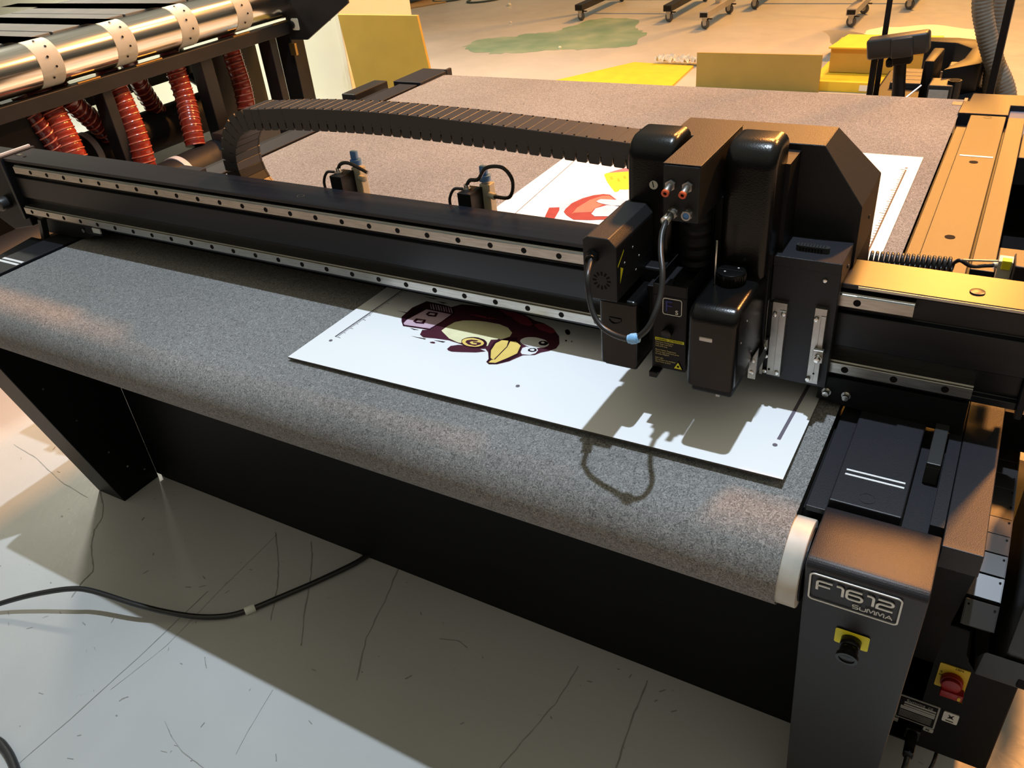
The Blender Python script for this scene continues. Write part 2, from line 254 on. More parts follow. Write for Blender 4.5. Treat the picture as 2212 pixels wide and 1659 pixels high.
# shapes drawn on the sheet and floor, cable paths (x, y in metres)
D = {"pen": [["body", "maroon", 0, [[1.026, 0.258], [1.038, 0.274], [1.088, 0.282], [1.106, 0.284], [1.136, 0.282], [1.165, 0.28], [1.19, 0.269], [1.209, 0.266], [1.233, 0.255], [1.254, 0.235], [1.266, 0.213], [1.268, 0.198], [1.261, 0.186], [1.251, 0.176], [1.246, 0.166], [1.229, 0.158], [1.225, 0.149], [1.218, 0.133], [1.205, 0.118], [1.193, 0.113], [1.185, 0.118], [1.184, 0.127], [1.172, 0.145], [1.162, 0.153], [1.151, 0.148], [1.128, 0.149], [1.113, 0.151], [1.09, 0.154], [1.066, 0.151], [1.043, 0.146], [1.032, 0.152], [1.026, 0.167], [1.04, 0.174], [1.041, 0.209]]],
 ["foot", "maroon", 0, [[1.103, 0.129], [1.103, 0.139], [1.113, 0.147], [1.127, 0.151], [1.15, 0.15], [1.167, 0.146], [1.154, 0.137], [1.132, 0.129], [1.115, 0.124], [1.108, 0.125]]],
 ["plug_outline", "plum", 1, [[0.963, 0.193], [0.96, 0.229], [0.97, 0.26], [1.007, 0.26], [1.033, 0.256], [1.047, 0.238], [1.039, 0.172], [0.986, 0.166], [0.973, 0.179]]],
 ["plug_top", "pinkgrey", 2, [[0.979, 0.186], [0.989, 0.233], [1.042, 0.233], [1.041, 0.205], [1.036, 0.175], [0.986, 0.17], [0.981, 0.174]]],
 ["plug_slot", "dark", 2, [[0.972, 0.192], [0.967, 0.221], [0.976, 0.247], [0.984, 0.238], [0.977, 0.187]]],
 ["stripe", "pinkgrey", 2, [[0.982, 0.254], [0.984, 0.253], [0.998, 0.237], [0.996, 0.237]]],
 ["stripe", "pinkgrey", 2, [[0.987, 0.254], [0.989, 0.254], [1.004, 0.237], [1.001, 0.237]]],
 ["stripe", "pinkgrey", 2, [[0.993, 0.254], [0.995, 0.254], [1.009, 0.238], [1.007, 0.238]]],
 ["stripe", "pinkgrey", 2, [[0.998, 0.254], [1.001, 0.254], [1.015, 0.238], [1.012, 0.238]]],
 ["stripe", "pinkgrey", 2, [[1.004, 0.254], [1.006, 0.254], [1.02, 0.238], [1.018, 0.238]]],
 ["stripe", "pinkgrey", 2, [[1.01, 0.254], [1.012, 0.254], [1.026, 0.238], [1.023, 0.238]]],
 ["stripe", "pinkgrey", 2, [[1.015, 0.254], [1.017, 0.254], [1.031, 0.238], [1.029, 0.238]]],
 ["stripe", "pinkgrey", 2, [[1.021, 0.254], [1.023, 0.254], [1.037, 0.238], [1.034, 0.238]]],
 ["stripe", "pinkgrey", 2, [[1.026, 0.254], [1.028, 0.254], [1.042, 0.238], [1.04, 0.238]]],
 ["hole", "plum", 3, [[0.999, 0.216], [0.998, 0.227], [1.017, 0.229], [1.022, 0.215], [1.008, 0.212]]],
 ["hole_in", "pinkgrey", 4, [[1.004, 0.217], [1.004, 0.223], [1.014, 0.224], [1.016, 0.218]]],
 ["hole", "plum", 3, [[0.993, 0.186], [0.992, 0.197], [1.012, 0.199], [1.017, 0.185], [1.002, 0.182]]],
 ["hole_in", "pinkgrey", 4, [[0.999, 0.187], [0.999, 0.193], [1.009, 0.195], [1.01, 0.188]]],
 ["belly", "paleyellow", 1, [[1.059, 0.177], [1.06, 0.195], [1.064, 0.212], [1.074, 0.222], [1.092, 0.229], [1.113, 0.233], [1.141, 0.234], [1.16, 0.229], [1.176, 0.216], [1.179, 0.203], [1.171, 0.19], [1.155, 0.182], [1.158, 0.171], [1.161, 0.162], [1.136, 0.158], [1.109, 0.153], [1.087, 0.159]]],
 ["coin_rim", "plum", 2, [[1.156, 0.168], [1.158, 0.164], [1.158, 0.16], [1.156, 0.156], [1.153, 0.152], [1.148, 0.149], [1.143, 0.147], [1.137, 0.147], [1.131, 0.147], [1.125, 0.148], [1.119, 0.151], [1.115, 0.154], [1.112, 0.158], [1.11, 0.162], [1.11, 0.166], [1.112, 0.17], [1.115, 0.174], [1.119, 0.177], [1.125, 0.179], [1.131, 0.18], [1.137, 0.179], [1.144, 0.178], [1.149, 0.175], [1.153, 0.172]]],
 ["coin", "yellow", 3, [[1.151, 0.167], [1.152, 0.163], [1.152, 0.16], [1.15, 0.157], [1.148, 0.154], [1.144, 0.151], [1.139, 0.15], [1.134, 0.149], [1.129, 0.149], [1.124, 0.15], [1.12, 0.152], [1.116, 0.155], [1.113, 0.158], [1.112, 0.161], [1.112, 0.165], [1.114, 0.168], [1.117, 0.171], [1.12, 0.173], [1.125, 0.175], [1.13, 0.175], [1.135, 0.175], [1.14, 0.174], [1.145, 0.172], [1.148, 0.17]]],
 ["coin_letter", "maroon", 4, [[1.146, 0.166], [1.148, 0.161], [1.142, 0.153], [1.129, 0.153], [1.12, 0.158], [1.119, 0.164], [1.125, 0.169], [1.137, 0.171], [1.137, 0.167], [1.128, 0.164], [1.127, 0.16], [1.134, 0.156], [1.142, 0.158], [1.14, 0.162], [1.133, 0.161], [1.132, 0.164]]],
 ["beak_edge", "plum", 1, [[1.187, 0.117], [1.185, 0.125], [1.17, 0.152], [1.164, 0.173], [1.165, 0.189], [1.177, 0.195], [1.185, 0.204], [1.192, 0.205], [1.199, 0.193], [1.213, 0.185], [1.222, 0.155], [1.216, 0.134], [1.205, 0.118], [1.193, 0.113]]],
 ["beak", "yellow", 2, [[1.186, 0.13], [1.174, 0.151], [1.169, 0.174], [1.173, 0.187], [1.184, 0.19], [1.191, 0.172], [1.193, 0.127]]],
 ["beak2", "yellow", 2, [[1.195, 0.129], [1.193, 0.171], [1.188, 0.189], [1.197, 0.192], [1.211, 0.183], [1.218, 0.159], [1.211, 0.141], [1.201, 0.12], [1.19, 0.117], [1.19, 0.125]]],
 ["eye1", "eyewhite", 1, [[1.251, 0.205], [1.252, 0.201], [1.251, 0.197], [1.249, 0.193], [1.245, 0.19], [1.24, 0.187], [1.234, 0.186], [1.227, 0.185], [1.221, 0.186], [1.215, 0.188], [1.209, 0.19], [1.205, 0.193], [1.202, 0.197], [1.201, 0.201], [1.202, 0.205], [1.204, 0.209], [1.208, 0.213], [1.213, 0.215], [1.22, 0.217], [1.226, 0.217], [1.233, 0.216], [1.239, 0.215], [1.244, 0.212], [1.248, 0.209]]],
 ["pupil1", "dark", 2, [[1.249, 0.207], [1.25, 0.205], [1.249, 0.202], [1.248, 0.199], [1.245, 0.198], [1.242, 0.197], [1.239, 0.197], [1.236, 0.199], [1.234, 0.201], [1.233, 0.204], [1.233, 0.207], [1.235, 0.21], [1.238, 0.211], [1.241, 0.212], [1.244, 0.211], [1.247, 0.21]]],
 ["glint1", "eyewhite", 3, [[1.243, 0.206], [1.243, 0.204], [1.242, 0.203], [1.24, 0.202], [1.238, 0.203], [1.237, 0.204], [1.237, 0.206], [1.238, 0.207], [1.239, 0.208], [1.241, 0.207]]],
 ["eye2", "eyewhite", 1, [[1.221, 0.165], [1.217, 0.178], [1.221, 0.184], [1.239, 0.186], [1.244, 0.181], [1.245, 0.171], [1.239, 0.163], [1.226, 0.16]]],
 ["pupil2", "dark", 2, [[1.242, 0.181], [1.243, 0.178], [1.242, 0.176], [1.241, 0.174], [1.238, 0.172], [1.236, 0.172], [1.233, 0.172], [1.23, 0.173], [1.229, 0.175], [1.228, 0.177], [1.229, 0.18], [1.23, 0.182], [1.233, 0.183], [1.235, 0.184], [1.238, 0.184], [1.241, 0.182]]],
 ["glint2", "eyewhite", 3, [[1.239, 0.179], [1.239, 0.177], [1.238, 0.175], [1.236, 0.175], [1.233, 0.175], [1.232, 0.176], [1.231, 0.178], [1.233, 0.18], [1.235, 0.181], [1.237, 0.181]]],
 ["shine1", "red", 1, [[1.107, 0.283], [1.125, 0.284], [1.149, 0.281], [1.174, 0.273], [1.194, 0.255], [1.193, 0.247], [1.176, 0.248], [1.144, 0.264]]],
 ["shine2", "red", 1, [[1.197, 0.253], [1.199, 0.261], [1.213, 0.264], [1.234, 0.254], [1.243, 0.245], [1.237, 0.238], [1.213, 0.243]]],
 ["shine3", "red", 1, [[1.069, 0.245], [1.089, 0.249], [1.132, 0.249], [1.113, 0.244]]],
 ["spot", "dark", 0, [[1.262, 0.258], [1.265, 0.254], [1.267, 0.25], [1.267, 0.246], [1.265, 0.245], [1.262, 0.246], [1.259, 0.249], [1.256, 0.253], [1.254, 0.257], [1.254, 0.26], [1.256, 0.262], [1.259, 0.261]]],
 ["spot2", "dark", 0, [[1.273, 0.227], [1.273, 0.225], [1.273, 0.224], [1.271, 0.224], [1.27, 0.226], [1.269, 0.228], [1.27, 0.229], [1.271, 0.229]]],
 ["spot3", "dark", 0, [[1.282, 0.228], [1.282, 0.226], [1.282, 0.225], [1.281, 0.226], [1.28, 0.227], [1.28, 0.228], [1.28, 0.229], [1.281, 0.229]]],
 ["spot4", "maroon", 0, [[1.073, 0.138], [1.073, 0.136], [1.07, 0.135], [1.066, 0.135], [1.063, 0.136], [1.064, 0.138], [1.067, 0.14], [1.071, 0.14]]],
 ["speed_line", "dark", 0, [[0.939, 0.209], [0.967, 0.211], [0.969, 0.208]]],
 ["speed_line", "dark", 0, [[1.02, 0.142], [1.05, 0.144], [1.05, 0.141]]],
 ["speed_line", "dark", 0, [[0.95, 0.274], [0.985, 0.276], [0.978, 0.273]]],
 ["speed_line", "dark", 0, [[0.986, 0.268], [1.013, 0.268], [1.004, 0.264]]],
 ["speed_line", "dark", 0, [[1.064, 0.145], [1.087, 0.148], [1.085, 0.144]]],
 ["speed_line", "dark", 0, [[1.001, 0.165], [1.021, 0.165], [1.012, 0.162]]]], "rear": [["card_side", "rose", 0, [[1.006, 0.961], [1.018, 0.986], [1.036, 1.012], [1.08, 1.029], [1.089, 1.006], [1.047, 0.987]]],
 ["card", "brightyellow", 1, [[1.006, 0.955], [1.008, 0.966], [1.047, 0.987], [1.088, 1.008], [1.132, 0.901], [1.092, 0.879], [1.081, 0.877], [1.083, 0.865], [1.077, 0.858], [1.063, 0.875], [1.057, 0.882], [1.031, 0.916]]],
 ["card_mark", "ochre", 2, [[1.025, 0.944], [1.03, 0.949], [1.041, 0.931], [1.036, 0.927]]],
 ["card_mark", "ochre", 2, [[1.046, 0.938], [1.05, 0.943], [1.062, 0.924], [1.057, 0.921]]],
 ["card_mark", "ochre", 2, [[1.053, 0.958], [1.057, 0.963], [1.069, 0.945], [1.064, 0.941]]],
 ["block_side", "brick", 1, [[0.994, 0.672], [0.976, 0.729], [0.997, 0.738], [1.005, 0.722], [1.017, 0.674]]],
 ["block_top", "bluegrey", 0, [[0.976, 0.729], [0.98, 0.746], [1.01, 0.819], [1.028, 0.819], [1.029, 0.805], [1.007, 0.749], [1.009, 0.723], [1.02, 0.676], [1.017, 0.674], [0.997, 0.737]]],
 ["ring", "brick", 1, [[1.018, 0.718], [1.014, 0.735], [1.013, 0.768], [1.023, 0.801], [1.038, 0.825], [1.057, 0.839], [1.073, 0.84], [1.093, 0.822], [1.127, 0.797], [1.171, 0.79], [1.193, 0.736], [1.091, 0.693], [1.058, 0.685], [1.033, 0.702]]],
 ["ring_face", "coral", 2, [[1.041, 0.711], [1.036, 0.748], [1.043, 0.796], [1.06, 0.828], [1.074, 0.833], [1.094, 0.817], [1.079, 0.809], [1.058, 0.8], [1.066, 0.786], [1.084, 0.78], [1.075, 0.754], [1.077, 0.734], [1.043, 0.719]]],
 ["handle", "bluegrey", 3, [[1.06, 0.795], [1.065, 0.808], [1.114, 0.817], [1.16, 0.818], [1.171, 0.79], [1.124, 0.78], [1.088, 0.782], [1.068, 0.787]]],
 ["handle2", "bluegrey", 3, [[1.081, 0.725], [1.077, 0.755], [1.093, 0.779], [1.169, 0.794], [1.19, 0.744], [1.094, 0.714]]]], "rul_front": [[0.896, 0.091], [0.899, 0.278]], "rul_rear": [[1.642, 1.166], [1.645, 0.607]], "bar": [[1.647, 0.095], [1.651, 0.253]], "line_left": [[0.921, 0.648], [0.889, 1.064]], "dots": [[0.898, 0.077], [1.267, 0.075], [1.646, 0.081], [1.641, 1.178]], "sheet": [[0.865, 0.006], [1.673, 0.015], [1.665, 1.26], [0.84, 1.139]], "green": [[-2.263, 5.271], [-2.256, 5.533], [-2.018, 5.68], [-1.901, 5.798], [-1.721, 5.885], [-1.673, 6.192], [-1.558, 6.477], [-1.196, 6.411], [-1.036, 6.078], [-0.891, 5.875], [-0.82, 5.421], [-1.095, 5.298], [-1.385, 5.235], [-1.65, 5.111], [-1.872, 5.053], [-2.113, 5.121]], "scuff": [["scratch", 0.0022, [[0.427, -0.534], [0.433, -0.42], [0.435, -0.25], [0.429, -0.047]]],
 ["scratch", 0.0012, [[0.45, -0.333], [0.467, -0.201], [0.453, -0.023], [0.446, 0.168]]],
 ["crack", 0.004, [[-0.146, 0.085], [-0.086, 0.05], [-0.04, 0.015], [-0.019, -0.027], [0.028, -0.07], [0.112, -0.127], [0.116, -0.158], [0.137, -0.205]]],
 ["crack", 0.003, [[0.545, 0.187], [0.59, 0.138], [0.644, 0.067], [0.69, -0.001], [0.741, -0.068]]],
 ["crack", 0.003, [[0.437, 0.172], [0.525, 0.091], [0.574, 0.034], [0.63, -0.045]]],
 ["scratch", 0.0018, [[0.616, -0.332], [0.655, -0.349], [0.704, -0.363], [0.766, -0.367]]],
 ["scratch", 0.0012, [[0.764, -0.178], [0.777, -0.231], [0.79, -0.282], [0.802, -0.318]]],
 ["scratch", 0.0035, [[0.49, -0.344], [0.492, -0.336], [0.499, -0.328]]],
 ["scratch", 0.0025, [[0.57, -0.184], [0.582, -0.194], [0.596, -0.203]]],
 ["crack", 0.0025, [[-0.599, 0.115], [-0.462, 0.102], [-0.293, 0.063], [-0.152, 0.051]]],
 ["crack", 0.003, [[0.8, 0.204], [0.831, 0.11], [0.858, 0.009], [0.907, -0.084]]],
 ["crack", 0.003, [[1.436, 0.176], [1.44, 0.098], [1.454, -0.02]]],
 ["scratch", 0.003, [[1.003, 0.079], [1.043, 0.092], [1.07, 0.085]]],
 ["crack", 0.002, [[1.299, 0.146], [1.296, 0.049], [1.278, -0.048], [1.267, -0.114]]]], "warm_spot": [[-0.557, 0.146], [-0.569, 0.174], [-0.571, 0.199], [-0.538, 0.192], [-0.485, 0.177], [-0.436, 0.162], [-0.437, 0.147], [-0.474, 0.133], [-0.517, 0.131]], "cable": [[-0.003, -0.337, -0.69], [0.029, -0.307, -0.68], [0.109, -0.264, -0.655], [0.199, -0.222, -0.635], [0.25, -0.2, -0.64], [0.352, -0.174, -0.66], [0.419, -0.148, -0.68], [0.481, -0.116, -0.698], [0.534, -0.084, -0.702], [0.57, -0.047, -0.702], [0.605, 0.007, -0.702], [0.651, 0.081, -0.702], [0.696, 0.163, -0.702], [0.714, 0.211, -0.702], [0.741, 0.268, -0.702]], "cabtag": [0.572, -0.048, -0.702], "cabtag2": [0.582, -0.03, -0.702], "cable2": [[0.289, -0.538, -0.702], [0.342, -0.521, -0.702], [0.383, -0.524, -0.702], [0.425, -0.535, -0.702], [0.484, -0.557, -0.702]], "camcable": [[1.427, 0.022, 0.271], [1.432, 0.0, 0.272], [1.434, -0.012, 0.259], [1.439, -0.02, 0.239], [1.449, -0.03, 0.222], [1.464, -0.037, 0.211], [1.485, -0.042, 0.207], [1.505, -0.045, 0.21], [1.519, -0.04, 0.223], [1.525, -0.03, 0.24], [1.525, -0.015, 0.255], [1.521, 0.0, 0.273], [1.511, 0.02, 0.288], [1.504, 0.04, 0.299], [1.502, 0.055, 0.306], [1.505, 0.062, 0.311], [1.505, 0.08, 0.312]], "clip": [1.505, -0.045, 0.21]}

# ------------------------------------------------------------------ floor
b = B(); b.box(-9, 8, -3.5, 14, FZ - .05, FZ)
floor = b.out('floor', 'floor', kind='structure')
def flat(name, pts, z, m, parent=None): return B().poly([(p[0], p[1], z) for p in pts]).out(name, m, parent)
M['green'] = mat('green_floor_paint', (.20, .33, .24), .35, col2=(.32, .42, .32), nscale=4, lo=.4, hi=.7)
M['warm_spot_mat'] = mat('warm_light_floor_spot', (.50, .36, .18), .4, col2=(.46, .33, .17), nscale=6)  # orange spot of warm light as a floor colour; unused
M['scuff'] = mat('floor_scuff', (.24, .235, .21), .6, col2=(.34, .335, .31), nscale=30)
def ragged(pts, n=5, amp=.03):
    o = []
    for i, p in enumerate(pts):
        q = pts[(i + 1) % len(pts)]
        for k in range(n):
            t = k / n; o.append((p[0] + (q[0] - p[0]) * t + random.uniform(-amp, amp), p[1] + (q[1] - p[1]) * t + random.uniform(-amp, amp)))
    return o
flat('paint_patch', ragged(D['green']), FZ + .0008, 'green', floor)
def strip(b, pts, wd, z, jit=0):
    """thin flat line following pts"""
    P = [Vector((p[0], p[1], z)) for p in pts]
    if jit:
        Q = []
        for a, c in zip(P, P[1:]):
            for k in range(6): q = a.lerp(c, k / 6); Q.append(q + Vector((random.uniform(-jit, jit), random.uniform(-jit, jit), 0)))
        P = Q + [P[-1]]
    t = bmesh.new(); L = []; R = []
    for i, p in enumerate(P):
        d = (P[min(i + 1, len(P) - 1)] - P[max(i - 1, 0)]).normalized(); n = Vector((-d.y, d.x, 0)); h = wd / 2 * (random.uniform(.5, 1.2) if jit else 1)
        L.append(t.verts.new(p + n * h)); R.append(t.verts.new(p - n * h))
    for i in range(len(P) - 1): t.faces.new((R[i], R[i + 1], L[i + 1], L[i]))
    b.add(t); return b
for name, wd, pts in D['scuff']: strip(B(), pts, wd * .8, FZ + .0009, .0012 if name == 'crack' else .0004).out(name, 'scuff', floor)
bs = B()
for i in range(260):
    x, y = random.uniform(-.7, 2.1), random.uniform(-1.0, .25); a = random.uniform(0, 6.28); l = random.uniform(.002, .016)
    strip(bs, [(x, y), (x + l * math.cos(a), y + l * math.sin(a))], random.uniform(.0008, .0025), FZ + .001)
bs.out('speck', 'scuff', floor, kind='stuff')

# ------------------------------------------------------------------ cutting table
T = thing('cutting_table', 'large black flatbed cutting machine with grey felt conveyor bed, F1612 badge and splayed front legs', 'cutting table', (.85, .85, FZ))
XL, XR, YB = 0.0, 1.70, 1.80
# belt: flat bed, rolled over the front and back rollers
prof = []
r0 = .057; yc = -.04
for k in range(0, 13): a = math.radians(90 + k * 15); prof.append((yc + r0 * math.cos(a), -r0 + r0 * math.sin(a)))
yb2 = YB - .045; back = []
for k in range(0, 13): a = math.radians(90 - k * 15); back.append((yb2 + .045 * math.cos(a), -.045 + .045 * math.sin(a)))
t = bmesh.new(); path = back[::-1] + prof; rows = []
nx = 2
for (y, z) in path: rows.append([t.verts.new((XL + (XR - XL) * i / nx, y, z)) for i in range(nx + 1)])
for a, c in zip(rows, rows[1:]):
    for i in range(nx): t.faces.new((a[i], a[i + 1], c[i + 1], c[i]))
rows2 = [[t.verts.new((v.co.x, v.co.y, v.co.z - (.003 if abs(v.co.z) < 1e-5 else 0))) for v in r] for r in rows[len(back) - 1:len(back) + 1]]
bmesh.ops.recalc_face_normals(t, faces=t.faces[:])
b = B(); b.add(t)
b.out('conveyor_belt', 'felt', T, smooth=50)
b = B(); b.box(.01, 1.69, .02, 1.72, -.06, -.004); b.out('bed', 'black', T)
b = B(); b.cyl((.004, yc, -r0), (1.7225, yc, -r0), r0 - .003, n=48, bev=.002); b.out('front_roller', 'rim', T, smooth=40, label='pale metal roller end at the front corner')
b = B(); b.cyl((.004, yb2, -.045), (1.69, yb2, -.045), .042, n=32); b.out('rear_roller', 'rim', T, smooth=40)
b = B(); b.cyl((1.7224, yc, -r0), (1.7245, yc, -r0), r0 - .012, n=40); b.out('roller_cap', 'black', T)
# belly panel and inner frame
b = B(); b.box(-.03, 1.74, .195, .205, FZ + .02, -.02); b.box(-.03, 1.74, .205, .25, FZ, FZ + .02); b.out('front_panel', 'frontblack', T)
b = B(); b.box(-.03, 1.74, .205, 1.6, FZ + .05, -.07); b.out('cabinet_body', 'frontblack', T)
# splayed front legs
def leg(x0, x1, m, top=True):
    pts = [(-.088, -.008), (-.092, -.02), (.085, FZ), (.20, FZ), (.20, -.0), (-.0, 0) if top else (-.0, -.02), (-.080, 0) if top else (-.08, -.02)]
    return B().prism(pts, 'x', x0, x1, bev=.002)
lg = leg(-.149, -.038, 'paint', False).out('leg', 'frontblack', T)
b = B()
for (y, z) in ((.02, -.3), (.06, -.42), (.10, -.55), (.13, -.62), (.17, -.66)): screw(b, (-.038, y, z), (1, 0, 0), .003, .002)
b.out('screw', 'screw', lg)
# right post: rounded front top edge
rr = .012; pts = [(.006, 0)]
for k in range(0, 7): a = math.radians(90 + 13 * k); pts.append((-.080 + rr * math.cos(a), -rr + rr * math.sin(a)))
pts += [(.068, FZ), (.19, FZ), (.19, -.03), (.006, -.03)]
post = B().prism(pts, 'x', 1.7275, 1.853, bev=.0025).out('leg', 'paint', T, smooth=35, label='dark grey post leg with the badge and round black button')
def SL(x, v, off=0):
    """point on the sloping face of the right post: v = distance down the slope"""
    L = math.hypot(.160, .698); return Vector((x, -.092 + v * .160 / L, -.012 - v * .698 / L)) + Vector((0, -.975, -.223)) * off
sx, sy = Vector((1, 0, 0)), Vector((0, -.223, .975))
# badge frame
def roundrect(w, h, r, n=5):
    o = []
    for cx, cy, a0 in ((w - r, h - r, 0), (r, h - r, 90), (r, r, 180), (w - r, r, 270)):
        for k in range(n + 1): a = math.radians(a0 + 90 * k / n); o.append((cx + r * math.cos(a), cy + r * math.sin(a)))
    return o
def ribbon(b, pts, wd, closed, O, X, Y, h=.0008):
    """raised flat stroke in the plane O + x X + y Y"""
    P = [Vector((p[0], p[1])) for p in pts]; n = len(P); N = X.cross(Y).normalized(); t = bmesh.new(); L = []; R = []
    for i, p in enumerate(P):
        pa = P[(i - 1) % n] if closed else P[max(i - 1, 0)]; pb = P[(i + 1) % n] if closed else P[min(i + 1, n - 1)]
        d1 = (p - pa).normalized() if (p - pa).length > 1e-9 else (pb - p).normalized(); d2 = (pb - p).normalized() if (pb - p).length > 1e-9 else d1
        d = (d1 + d2).normalized(); c = max(.5, d.dot(d1)); q = Vector((-d.y, d.x)) * wd / 2 / c
        for lst, e in ((L, p + q), (R, p - q)): lst.append((t.verts.new(O + X * e.x + Y * e.y + N * h), t.verts.new(O + X * e.x + Y * e.y)))
    for i in range(n if closed else n - 1):
        j = (i + 1) % n
        t.faces.new((R[i][0], R[j][0], L[j][0], L[i][0])); t.faces.new((L[i][0], L[j][0], L[j][1], L[i][1])); t.faces.new((R[i][1], R[j][1], R[j][0], R[i][0]))
    b.add(t); return b
O = SL(1.7345, .0565, .0008)
bp = B(); ribbon(bp, roundrect(.0945, .0535, .005), .0020, True, O, sx, sy); bad = bp.out('badge', 'badge', T, label='silver outlined badge reading F1612 SUMMA')
def arc(cx, cy, rx, ry, a0, a1, n=6): return [(cx + rx * math.cos(math.radians(a0 + (a1 - a0) * k / n)), cy + ry * math.sin(math.radians(a0 + (a1 - a0) * k / n))) for k in range(n + 1)]
G = {'F': [[(0, 0), (0, .8)] + arc(.2, .8, .2, .2, 180, 90, 3) + [(1.15, 1)], [(0, .5), (1.0, .5)]],
     '1': [[(0, 1), (.3, 1)] + arc(.3, .8, .2, .2, 90, 0, 3) + [(.5, 0)]],
     '6': [[(1.1, 1), (.25, 1)] + arc(.25, .75, .25, .25, 90, 180, 3) + arc(.25, .25, .25, .25, 180, 270, 3) + arc(.9, .27, .25, .27, -90, 90, 6) + [(.1, .54)]],
     '2': [[(0, 1), (.85, 1)] + arc(.85, .77, .25, .23, 90, -90, 6) + [(.25, .54)] + arc(.25, .3, .25, .24, 90, 180, 3) + [(0, 0), (1.15, 0)]],
     'S': [[(1, 1), (.2, 1)] + arc(.2, .75, .2, .25, 90, 270, 5) + arc(.8, .25, .2, .25, 90, -90, 5) + [(0, 0)]],
     'U': [[(0, 1), (0, .25)] + arc(.25, .25, .25, .25, 180, 270, 3) + arc(.75, .25, .25, .25, 270, 360, 3) + [(1, 1)]],
     'M': [[(0, 0), (0, .75)] + arc(.2, .8, .2, .2, 180, 60, 3) + [(.65, .2)] + arc(1.1, .8, .2, .2, 120, 0, 3) + [(1.3, 0)]],
     'A': [[(0, 0), (.55, 1), (1.15, 0)], [(.3, .35), (.95, .35)]]}
def word(s, x, y, sc, asp, wd, gap, name, m, parent, O, X, Y):
    for ch in s:
        bb = B(); wmax = 0
        for st in G[ch]:
            ribbon(bb, [(x + p[0] * sc * asp, y + p[1] * sc) for p in st], wd, False, O, X, Y); wmax = max(wmax, max(p[0] for p in st))
        bb.out(name, m, parent); x += wmax * sc * asp + gap
word('F1612', .0080, .0235, .0180, .78, .0028, .0043, 'letter', 'badge', bad, O, sx, sy)
word('SUMMA', .0475, .0075, .0075, .80, .0009, .0017, 'letter', 'badge', bad, O, sx, sy)
# yellow plate and black button on the post
pl = B(); t = bmesh.new(); O2 = SL(1.7685, .137, .0004); rrp = roundrect(.038, .034, .003)
pl.poly([O2 + sx * p[0] + sy * p[1] + Vector((0, -.975, -.223)) * .0008 for p in rrp]); pl.out('button_plate', 'labely', T, label='yellow backing plate of the round button')
c0 = SL(1.7875, .121, 0); nn = Vector((0, -.975, -.223))
b = B(); b.cyl(c0, c0 + nn * .012, .0115, n=28, bev=.001); b.cyl(c0 + nn * .012, c0 + nn * .026, .0105, n=28, bev=.0015); b.ring(c0 + nn * .022, nn, .009, .0125, .005); b.out('push_button', 'cover', T, smooth=40)

# right hand covers
b = B(); b.box(1.705, 1.7285, .002, 1.53, -.012, -.004, .001); b.out('edge_strip', 'paint', T)
b = B(); b.box(1.7285, 1.8085, .012, 1.604, -.02, .006, .0015)
rc = b.out('rail_cover', 'paint', T, label='long dark grey rail cover strip along the right side of the bed')
for (y, r) in ((1.246, .009), (.821, .009)):
    B().cyl((1.768, y, .0057), (1.768, y, .0066), r, n=24).out('hole', 'hole', rc)
for y in (.030, 1.588): B().ring((1.768, y, .0059), (0, 0, 1), .0085, .0095, .0006).out('cap', 'paint', rc)
for (y, h) in ((.0655, .003), (.0745, .003), (1.286, .008)):
    B().box(1.736, 1.803, y - h / 2, y + h / 2, .0056, .0067).out('marking', 'whiteline', rc, label='white line')
b = B(); b.box(1.7285, 1.850, -.005, 1.6, -.045, -.021); b.out('side_tray', 'paint', T)
b = B(); b.box(1.7, 1.7285, .015, 1.6, -.05, -.02); b.out('side_gap', 'black', T)
b = B(); b.box(1.813, 1.850, .70, 1.605, -.02, .004, .0012); b.out('outer_cover', 'paint', T)
# rear right cap
b = B(); b.prism([(1.698, 1.612), (1.812, 1.612), (1.812, 1.70), (2.05, 1.70), (2.05, 1.80), (1.716, 1.80), (1.713, 1.722), (1.700, 1.722)], 'z', -.05, .008, bev=.002); b.out('corner_cover', 'paint', T)
b = B(); b.box(1.70, 1.708, 1.728, 1.765, -.008, .004); b.box(1.675, 1.699, 1.705, 1.735, .0002, .0010, 0); b.out('tape', 'card', T, label='scrap of beige tape on the belt corner')
# rear right machine frame, tray and dark opening
b = B(); b.box(1.813, 2.2, 1.485, 1.70, -.06, -.006, .002); b.out('tray', 'tray', T, label='tray panel with cool shade put into its blue grey colour')
b = B(); b.box(1.851, 2.2, 1.31, 1.484, -.06, .003, .002); b.out('cross_cover', 'paint', T)
b = B(); b.box(1.851, 2.2, .66, .812, -.06, .002, .002); b.out('cross_cover', 'paint', T)
b = B(); b.box(1.851, 2.2, .812, 1.40, -.20, -.19); b.box(1.847, 1.851, .812, 1.31, -.2, -.02); b.box(1.851, 2.2, 1.395, 1.40, -.2, -.06); b.box(2.19, 2.2, .812, 1.31, -.2, 0); b.out('opening_tray', 'hole', T)
b = B()
for (x, y, dx, dy) in ((1.87, .93, .03, .0), (1.868, .885, .012, .02), (1.905, .90, .003, .04), (1.9, .86, .05, -.01)):
    b.tube([(x, y, -.17), (x + dx, y + dy, -.165)], .0018, 6)
b.out('wire', 'alu', T)
b = B(); b.box(1.838, 2.2, .30, .66, -.07, -.01); b.out('side_frame', 'black', T)
# front right outer cover (bright in the warm light)
b = B(); b.box(1.8535, 1.895, -.011, .62, -.03, .002, .001); b.out('outer_cover', 'paint', T)
b = B(); b.box(1.838, 1.8525, .02, .62, -.02, .0005); b.out('edge_strip', 'paint', T)
